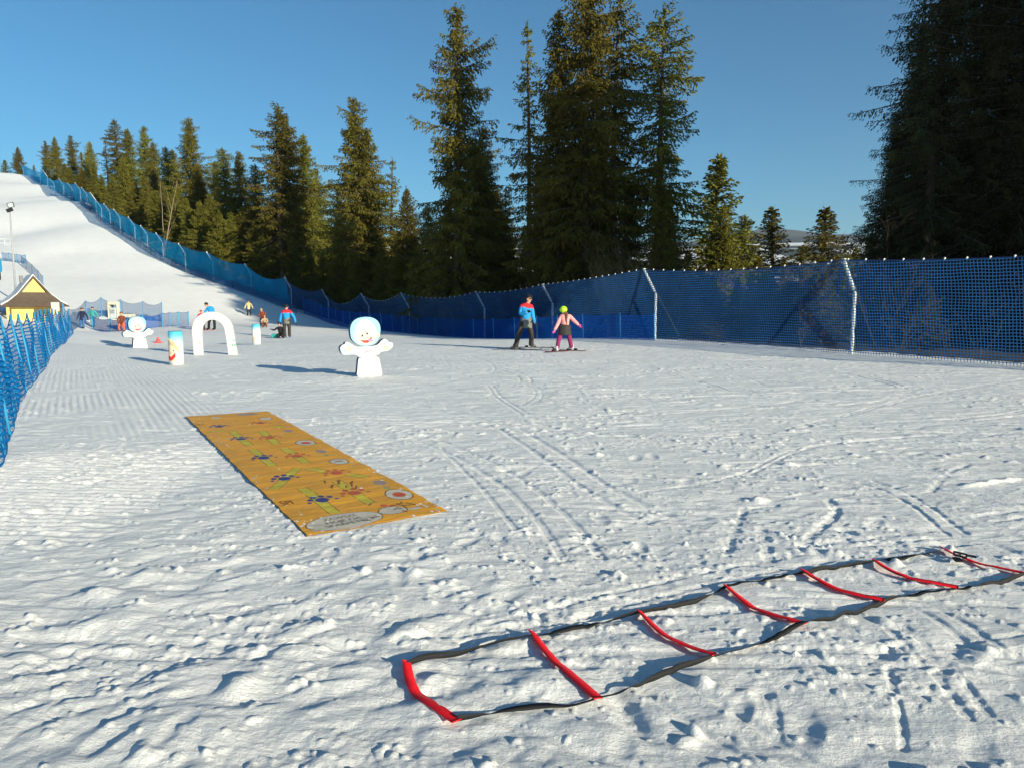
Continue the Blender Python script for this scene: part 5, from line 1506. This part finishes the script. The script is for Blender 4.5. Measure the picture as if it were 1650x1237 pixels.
# the hilltop and hillside, left to right
HB = 'spruces along the top of the hill fence'
tree('young', 8, 258, 208, 'dark low spruce bush on the skyline at the far left edge', 1.6)
tree('broad', 28, 236, 206, 'lone small spruce on the skyline left of the fence top', .85)
tree('young', 54, 266, 214, 'tiny spruce behind the top end of the hill net', .9)
tree('old2', 72, 226, 182, 'slim dark spruce first in the row above the hill net', .95)
tree('broad', 87, 219, 172, 'second spruce of the hilltop row, olive and cone shaped', .75)
tree('old2', 113, 217, 158, 'third spruce of the hilltop row with pale thin top', 1.0)
tree('broad', 143, 227, 150, 'rounded olive spruce left of the gap in the hillside row', .8)
tree('young', 131, 245, 160, 'small dark spruce between the two olive ones on the hilltop', .8)
tree('broad', 104, 262, 152, 'low olive spruce bush above the upper hill net', 1.1)
tree('thinold', 184, 191, 136, 'tall thin topped spruce rising above the broad olive spruce', 1.1)
tree('sparse', 169, 225, 142, 'small sparse spruce left of the tall thin topped one', 1.1)
tree('broad', 196, 252, 116, 'broad olive spruce lit by the sun on the middle of the hill', 1.05)
tree('old', 204, 206, 138, 'thin spruce top just right of the tall thin topped spruce', 1.0)
tree('old2', 232, 202, 128, 'pointed spruce with pale trunk in the middle of the hill row', 1.0)
tree('old', 246, 228, 120, 'dark spruce leaning close to the pointed pale trunked one', .9)
tree('column', 268, 236, 112, 'flat topped narrow spruce above the leaning bare tree', 1.0)
tree('column', 279, 240, 114, 'twin narrow spruce right of the flat topped one', .9)
tree('old', 303, 188, 106, 'tall spruce with open spiky crown above the hill net', 1.0)
tree('broad', 318, 262, 98, 'olive spruce skirt below the tall open crowned spruce', .85)
tree('column', 240, 300, 103, 'short olive spruce just behind the middle of the hill net', 1.3)
tree('old2', 345, 258, 98, 'near black spruce in shade right of the open crowned one', .8)
tree('column', 360, 238, 93, 'dense spruce with two tips behind the lower hill net', 1.2)
tree('old', 385, 242, 90, 'dark dense spruce left of the narrow olive one', .9)
tree('column', 412, 264, 86, 'narrow golden olive spruce beside the tall bare trunked spruce', 1.0)
tree('thinold', 446, 166, 80, 'tall olive spruce with its pale trunk bare on the left side', 1.15)
tree('column', 455, 185, 81.5, 'dense lit spruce growing against the bare trunked one', .95)
tree('old', 487, 214, 86, 'dark spruce half hidden right of the bare trunked one', .85)
tree('old2', 508, 268, 90, 'low dark spruce filling the gap below the half hidden one', .9)
tree('old', 571, 154, 72, 'tall pointed spruce with spiky left side above the net dip', .95)
tree('column', 592, 205, 73, 'dense drooping spruce against the right side of the pointed one', 1.05)
tree('old2', 545, 300, 76, 'dark shaded spruce left below the tall pointed one', .8)
tree('sparse', 631, 253, 74, 'small thin spruce alone in the sky gap', 1.0)
tree('broad', 655, 300, 68, 'wide golden olive spruce lit below the sky gap', .75)
tree('column', 690, 330, 62, 'olive drooping spruce at the left foot of the tall spruces', 1.25)
tree('old2', 734, 4, 52, 'very tall spruce with ragged top, leftmost of the tall group', .95)
tree('old', 778, 200, 57, 'black shaded spruce behind the right side of the ragged one', .95)
tree('broad', 722, 322, 53.5, 'mid green spruce with soft branches at the foot of the ragged one', .8)
tree('sparse', 851, 33, 53, 'very thin tall spruce with clear gaps between its branches', .95)
tree('thinold', 815, 300, 60, 'dark sparse spruce under the very thin tall one', .9)
tree('old2', 903, 14, 46, 'huge dense spruce, left of the three crowded together', 1.0)
tree('old', 950, -60, 45, 'huge dense spruce in the middle, reaching out of the picture', 1.02)
tree('thinold', 996, -14, 47, 'huge dense spruce, right of the three crowded together', 1.1)
tree('thinold', 1070, 4, 46, 'tall spruce with open top and black lower skirt above the net', 1.15)
tree('column', 1066, 258, 44, 'black dense spruce hiding the lower trunk of the open topped one', 1.1)
tree('young', 1155, 252, 58, 'pointed young spruce with flat layered branches, tallest in the right gap', 1.7)
tree('broad', 1165, 330, 54, 'rounded green spruce in front of the layered young one', 1.0)
tree('column', 1203, 345, 74, 'narrow twin tipped spruce in the right gap', 1.6)
tree('young', 1247, 334, 74, 'pale thin young spruce with visible trunk in the right gap', 1.75)
tree('young', 1329, 335, 70, 'bushy olive young spruce alone before the far snowfields', 2.0)
tree('young', 1292, 395, 78, 'little dark spruce left of the bushy olive one', 1.9)
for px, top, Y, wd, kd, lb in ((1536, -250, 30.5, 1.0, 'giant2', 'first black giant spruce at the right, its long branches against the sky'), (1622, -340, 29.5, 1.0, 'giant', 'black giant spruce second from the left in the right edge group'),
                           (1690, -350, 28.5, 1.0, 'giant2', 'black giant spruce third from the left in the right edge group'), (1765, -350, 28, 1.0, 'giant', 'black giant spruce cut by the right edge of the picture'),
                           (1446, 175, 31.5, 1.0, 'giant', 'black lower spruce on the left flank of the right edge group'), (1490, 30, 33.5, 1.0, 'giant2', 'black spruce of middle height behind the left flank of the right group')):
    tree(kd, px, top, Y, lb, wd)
for kd, px, top, Y, lb in (('column', 880, 265, 49, 'dense dark spruce filling the left flank of the crowded huge ones'), ('column', 925, 225, 49.5, 'dense dark spruce behind the trunks of the crowded huge ones'),
                           ('column', 968, 240, 49, 'dense dark spruce in the heart of the crowded huge ones'), ('column', 1012, 290, 50, 'dense dark spruce on the right flank of the crowded huge ones'),
                           ('column', 1078, 300, 47, 'black skirted spruce close behind the open topped one'), ('column', 765, 230, 55, 'dense dark spruce between the ragged tall one and the thin one')):
    tree(kd, px, top, Y, lb, 1.1)
# dim second row that closes the forest behind the front trees
k = 0
GB = 'dark spruces deep in the forest behind the front row'
for px, top, Y in ((330, 330, 118), (372, 318, 112), (400, 330, 104), (432, 320, 100), (470, 318, 98), (500, 345, 94), (528, 360, 92), (552, 370, 90), (580, 360, 88), (612, 375, 86), (640, 372, 84), (668, 380, 80),
                   (700, 372, 76), (745, 335, 72), (765, 372, 66), (792, 352, 70), (822, 380, 68), (845, 372, 64), (872, 340, 62), (905, 330, 60), (940, 320, 60), (975, 335, 62), (1005, 402, 70), (1380, 395, 50),
                   (1405, 372, 44), (1450, 320, 38), (1500, 260, 36), (1560, 200, 34), (1620, 160, 33), (1660, 130, 33), (1535, 330, 32), (1610, 320, 31), (880, 250, 56), (925, 240, 55), (968, 250, 56), (800, 300, 64)):
    tree(['old', 'old2', 'column', 'broad'][k % 4], px, top, Y, 'dark spruce deep in the forest shade behind the front row', 1.05, GB); k += 1
for px, top, Y in ((150, 290, 150), (180, 290, 140), (215, 290, 130), (250, 300, 124), (285, 310, 120), (310, 320, 116), (125, 280, 160)):
    tree(['broad', 'column', 'old2'][k % 3], px, top, Y, 'dim spruce in the second row behind the hill net', 1.1, 'second row spruces behind the hill net'); k += 1
# the thick front row at the foot of the hill spruces
for px, top, off in ((112, 268, 7), (131, 272, 8), (150, 262, 9), (163, 280, 7), (180, 278, 8), (214, 290, 7), (231, 282, 9), (250, 305, 7), (262, 292, 9), (284, 300, 8), (300, 318, 7), (322, 322, 7), (338, 310, 9), (352, 338, 6),
                     (372, 340, 7), (392, 330, 9), (410, 352, 7), (428, 350, 8), (470, 370, 10), (497, 398, 9), (520, 405, 9), (548, 400, 9), (612, 395, 9), (640, 405, 8), (668, 412, 8), (574, 412, 8)):
    Y = float(np.interp(px, [65, 103, 141, 178, 218, 263, 344, 405, 470, 530, 595, 660], [175, 138, 117, 101, 92, 84, 76.5, 74, 70, 67, 59, 52])) + off
    tree(['broad', 'column', 'broad', 'old2'][k % 4], px, top, Y, 'olive spruce in the thick low row just behind the hill net', 1.1, 'low row of olive spruces behind the hill net'); k += 1
for px, top, Y in ((1085, 415, 52), (1110, 405, 60), (1128, 428, 50), (1178, 405, 62), (1222, 412, 58), (1262, 420, 56), (1300, 428, 60), (1345, 418, 52), (1365, 405, 48), (1010, 420, 52), (1236, 438, 48), (1150, 440, 48), (1312, 440, 44), (1190, 445, 44), (1275, 448, 42), (1000, 425, 54), (1030, 415, 56), (1048, 430, 50), (1022, 455, 46), (985, 440, 50), (1100, 450, 47)):
    tree(['young', 'broad'][k % 2], px, top, Y, 'small dark spruce in the undergrowth of the right gap just above the net', 1.5, 'undergrowth spruces in the right gap'); k += 1
# the forest goes on beyond the right edge and shades the trees at its border
GS = 'forest spruces beyond the right edge of the picture'
for x, Y, h in ((21.5, 19, 22), (25, 15.5, 24), (25.5, 19.5, 25), (29, 12, 25), (29.5, 16.5, 26), (33, 8.2, 25), (33.5, 13, 27), (37, 4.6, 26), (38, 9, 27), (42, .8, 26), (43, 5, 27), (48, -4, 27), (49, 2, 25), (54, -8, 26), (55, -2, 24), (60, -12, 25), (61, -5, 25), (46, 10, 23), (52, 5, 24), (36, 15, 23), (22, 23, 20), (26, 23.5, 22), (21, 16.5, 22), (23.2, 21.2, 23), (23, 17.5, 23), (27, 14, 24), (27.3, 17.8, 25), (31, 10, 25), (31.2, 14.8, 26), (35, 6.5, 25)):
    Y += 4.0
    tree(['old', 'old2', 'column'][k % 3], 0, 0, Y, 'black spruce of the forest wall beyond the right edge of the picture', 1.4, GS, Hfix=h, x=x + 3.8); k += 1

# young growth behind the right net
def bush(px, py, Y, h, label, kind='young', wide=1.4):
    p = on(px, py, Y); tree(kind, 0, 0, p[1], label, wide, None, Hfix=h, x=p[0])
bush(1130, 540, 31.5, 1.6, 'low green spruce sapling pushing against the net right of the pole', wide=1.8)
bush(1205, 545, 34, 3.0, 'green young spruce seen through the net between the two near poles')
bush(1320, 560, 27, 3.2, 'green young spruce seen through the net left of the nearest pole')
bush(1490, 560, 24, 2.2, 'thin young spruce seen through the net right of the nearest pole')

# bare trees and brush
def bare(px, py, Y, h, seed, label, mat, cat='bare tree', name='bare_tree', lean=(0, 0), nb=14, spread=.55, r0=.06, multi=1, twist=.12):
    r = random.Random(seed); b = on(px, py, Y)
    root = empty(name, b, label, cat)
    bmT = bmesh.new(); bmB = bmesh.new() if multi == 1 else bmT
    for st in range(multi):
        pts = []; x = y = 0.0
        lx, ly = lean[0] + (r.uniform(-.5, .5) if multi > 1 else 0), lean[1] + (r.uniform(-.5, .5) if multi > 1 else 0)
        hh = h * (r.uniform(.6, 1) if multi > 1 else 1)
        n = 9
        for i in range(n):
            z = hh * i / (n - 1); pts.append(Vector((lx * z + r.uniform(-1, 1) * twist * .3, ly * z + r.uniform(-1, 1) * twist * .3, z - (.15 if i == 0 else 0))))
        rr = [r0 * (1 - .85 * i / (n - 1)) for i in range(n)]
        bm_tube(bmT, pts, rr, 6)
        for q in range(nb):
            i = r.randint(2, n - 1); p = pts[i]; a = r.uniform(0, 6.28); ln = hh * r.uniform(.12, .34) * (1.2 - i / n * .6)
            d = Vector((math.cos(a) * spread, math.sin(a) * spread, r.uniform(.5, 1.1))).normalized()
            m1 = p + d * ln * .5 + Vector((r.uniform(-.1, .1), r.uniform(-.1, .1), .02)) * ln; e = p + d * ln + Vector((0, 0, .08 * ln))
            bm_tube(bmB, [p, m1, e], [rr[i] * .55, rr[i] * .38, rr[i] * .12 + .003], 4)
            for w in range(3):
                p2 = p.lerp(e, r.uniform(.35, .95)); a2 = a + r.uniform(-1, 1); d2 = Vector((math.cos(a2), math.sin(a2), r.uniform(.2, 1))).normalized() * ln * .38
                bm_tube(bmB, [p2, p2 + d2], [rr[i] * .25 + .002, .003], 3)
    if multi == 1:
        from_bm('trunk', bmT, mat, root, True); from_bm('branches', bmB, mat, root, True)
    else: from_bm('stems', bmT, mat, root, True)
    return root
bare(262, 400, 86, 8.6, 2, 'leaning pale bare tree in front of the hill spruces', M['birch'], lean=(.24, 0), nb=7, r0=.085, spread=.25)
bare(266, 404, 87, 8.5, 3, 'upright pale bare stem beside the leaning bare tree', M['birch'], lean=(-.02, 0), nb=5, r0=.07, spread=.2)
bare(527, 505, 71, 4.6, 4, 'bare forked shrub in the dark gap above the net dip', M['bare'], lean=(.05, 0), nb=10, multi=2, r0=.05, cat='bare shrub', name='bare_shrub')
bare(1420, 560, 25, 4.7, 5, 'bare brown shrub with many twigs above the net by the nearest pole', M['bare'], nb=12, multi=4, r0=.014, cat='bare shrub', name='bare_shrub')
bare(1450, 575, 22.5, 2.6, 6, 'arching brown twigs seen through the net right of the nearest pole', M['bare'], nb=7, multi=4, r0=.010, cat='bare shrub', name='bare_shrub', spread=.9)
bare(1290, 560, 25, 2.0, 7, 'brown twigs seen through the net left of the nearest pole', M['bare'], nb=7, multi=4, r0=.010, cat='bare shrub', name='bare_shrub', spread=.9)
bare(1580, 585, 20.5, 2.2, 8, 'thin brown twigs behind the net near the right edge', M['bare'], nb=6, multi=3, r0=.009, cat='bare shrub', name='bare_shrub', spread=.9)
bare(985, 545, 40, 4.6, 9, 'tan dry brush standing above the net right of the huge spruces', M['drygrass'], nb=26, multi=14, r0=.018, cat='dry shrub', name='dry_shrub', spread=.35)
bare(1000, 545, 41, 5.2, 10, 'golden leafed dry shrub beside the open topped spruce', M['drygrass'], nb=30, multi=12, r0=.02, cat='dry shrub', name='dry_shrub', spread=.5)
bare(1090, 545, 41, 4.4, 12, 'tan dry shrub at the right foot of the open topped spruce', M['drygrass'], nb=26, multi=8, r0=.018, cat='dry shrub', name='dry_shrub', spread=.5)

# litter in painted shade and dead twigs covering the ground under the trees, dark brown standing in for forest shade
def forest_floor():
    P = [e2, e1] + fa + [linkp] + fh[1:]
    P = np.array(P); t = np.gradient(P[:, :2], axis=0); t /= np.linalg.norm(t, axis=1)[:, None]
    nn = np.c_[t[:, 1], -t[:, 0]]
    i = np.linspace(0, len(P) - 1, 150); b = np.stack([np.interp(i, np.arange(len(P)), P[:, q]) for q in (0, 1)], -1); nn = np.stack([np.interp(i, np.arange(len(P)), nn[:, q]) for q in (0, 1)], -1)
    nn /= np.linalg.norm(nn, axis=1)[:, None]
    w = np.r_[np.linspace(0, 1, 8) ** 1.3 * 6, np.linspace(8, 75, 22)] 
    XY = b[:, None] + nn[:, None] * (w[None, :, None] + 0.7 + .5 * pn(i * .7, i * 0, 77)[:, None, None])
    z = hz(XY[..., 0], XY[..., 1]) + .05 + .05 * pn(XY[..., 0] / .6, XY[..., 1] / .6, 78); z[:, 0] -= .14
    V = np.concatenate([XY, z[..., None]], -1); nU, nV = V.shape[:2]
    a = np.arange(nU - 1)[:, None] * nV + np.arange(nV - 1)[None]
    me = np_mesh('forest_floor', V.reshape(-1, 3), np.stack([a, a + nV, a + nV + 1, a + 1], -1).reshape(-1, 4), smooth=True)
    o = mesh_obj('forest_floor', me, None, simple('litter in painted shade', (.055, .042, .026), .95, .5, 1.2, .8, 14))
    tag(o, 'brown litter in painted shade under the spruces behind the net', 'ground', kind='structure')
forest_floor()
# ------------------------------------------------------------------ ground, light, camera
build_ground()
w = bpy.data.worlds.new('World'); S.world = w; w.use_nodes = True
nt = w.node_tree
bg = nt.nodes['Background']
sky = nt.nodes.new('ShaderNodeTexSky'); sky.sky_type = 'NISHITA'; sky.sun_disc = False
sky.sun_elevation = SUN_EL
sky.sun_rotation = math.atan2(SUN_AZ[0], SUN_AZ[1])
sky.altitude = 900; sky.air_density = 1.0; sky.dust_density = 0.7; sky.ozone_density = 4.0
tint = nt.nodes.new('ShaderNodeMix'); tint.data_type = 'RGBA'; tint.blend_type = 'MULTIPLY'; tint.inputs[0].default_value = 1.0; tint.inputs[7].default_value = (0.52, 0.97, 1.0, 1)
nt.links.new(sky.outputs[0], tint.inputs[6]); nt.links.new(tint.outputs[2], bg.inputs[0]); bg.inputs[1].default_value = 0.084
ld = bpy.data.lights.new('sun', 'SUN'); ld.energy = 5.0; ld.angle = R(0.53); ld.color = (1.0, 0.91, 0.69)
lo = bpy.data.objects.new('sun', ld); link(lo)
d = Vector((-SUN_AZ[0] * math.cos(SUN_EL), -SUN_AZ[1] * math.cos(SUN_EL), -math.sin(SUN_EL)))
lo.rotation_euler = d.to_track_quat('-Z', 'Y').to_euler(); lo.location = (30, -30, 40)
cd = bpy.data.cameras.new('camera'); cd.sensor_width = 36; cd.lens = 36 * F / 1650.0; cd.clip_end = 20000; cd.clip_start = .05
co_ = bpy.data.objects.new('camera', cd); link(co_); co_.location = CAM; co_.rotation_euler = (math.pi / 2 - PITCH, 0, 0)
S.camera = co_
S.view_settings.view_transform = 'Standard'; S.view_settings.look = 'None'; S.view_settings.exposure = 0.64; S.view_settings.gamma = 1
S.render.engine = 'CYCLES'
S.cycles.max_bounces = 6; S.cycles.diffuse_bounces = 3; S.cycles.transparent_max_bounces = 24

hm, hnt, hout = new_mat('thin winter air')
pv_ = N(hnt, 'ShaderNodeVolumePrincipled'); pv_.inputs['Color'].default_value = (.86, .91, 1.0, 1); pv_.inputs['Density'].default_value = 0.00008; pv_.inputs['Anisotropy'].default_value = 0.2
L(hnt, pv_.outputs[0], hout.inputs['Volume'])
zmin = float(Z.min()) - 1.0; zmax = float(max(Z.max(), 40)) + 15
bm = bmesh.new(); bm_box(bm, 0, 0, (zmin + zmax) / 2, 12600, 12600, zmax - zmin)
hz_o = from_bm('haze', bm, hm, None); tag(hz_o, 'thin pale winter haze over the valley', 'haze', kind='stuff')
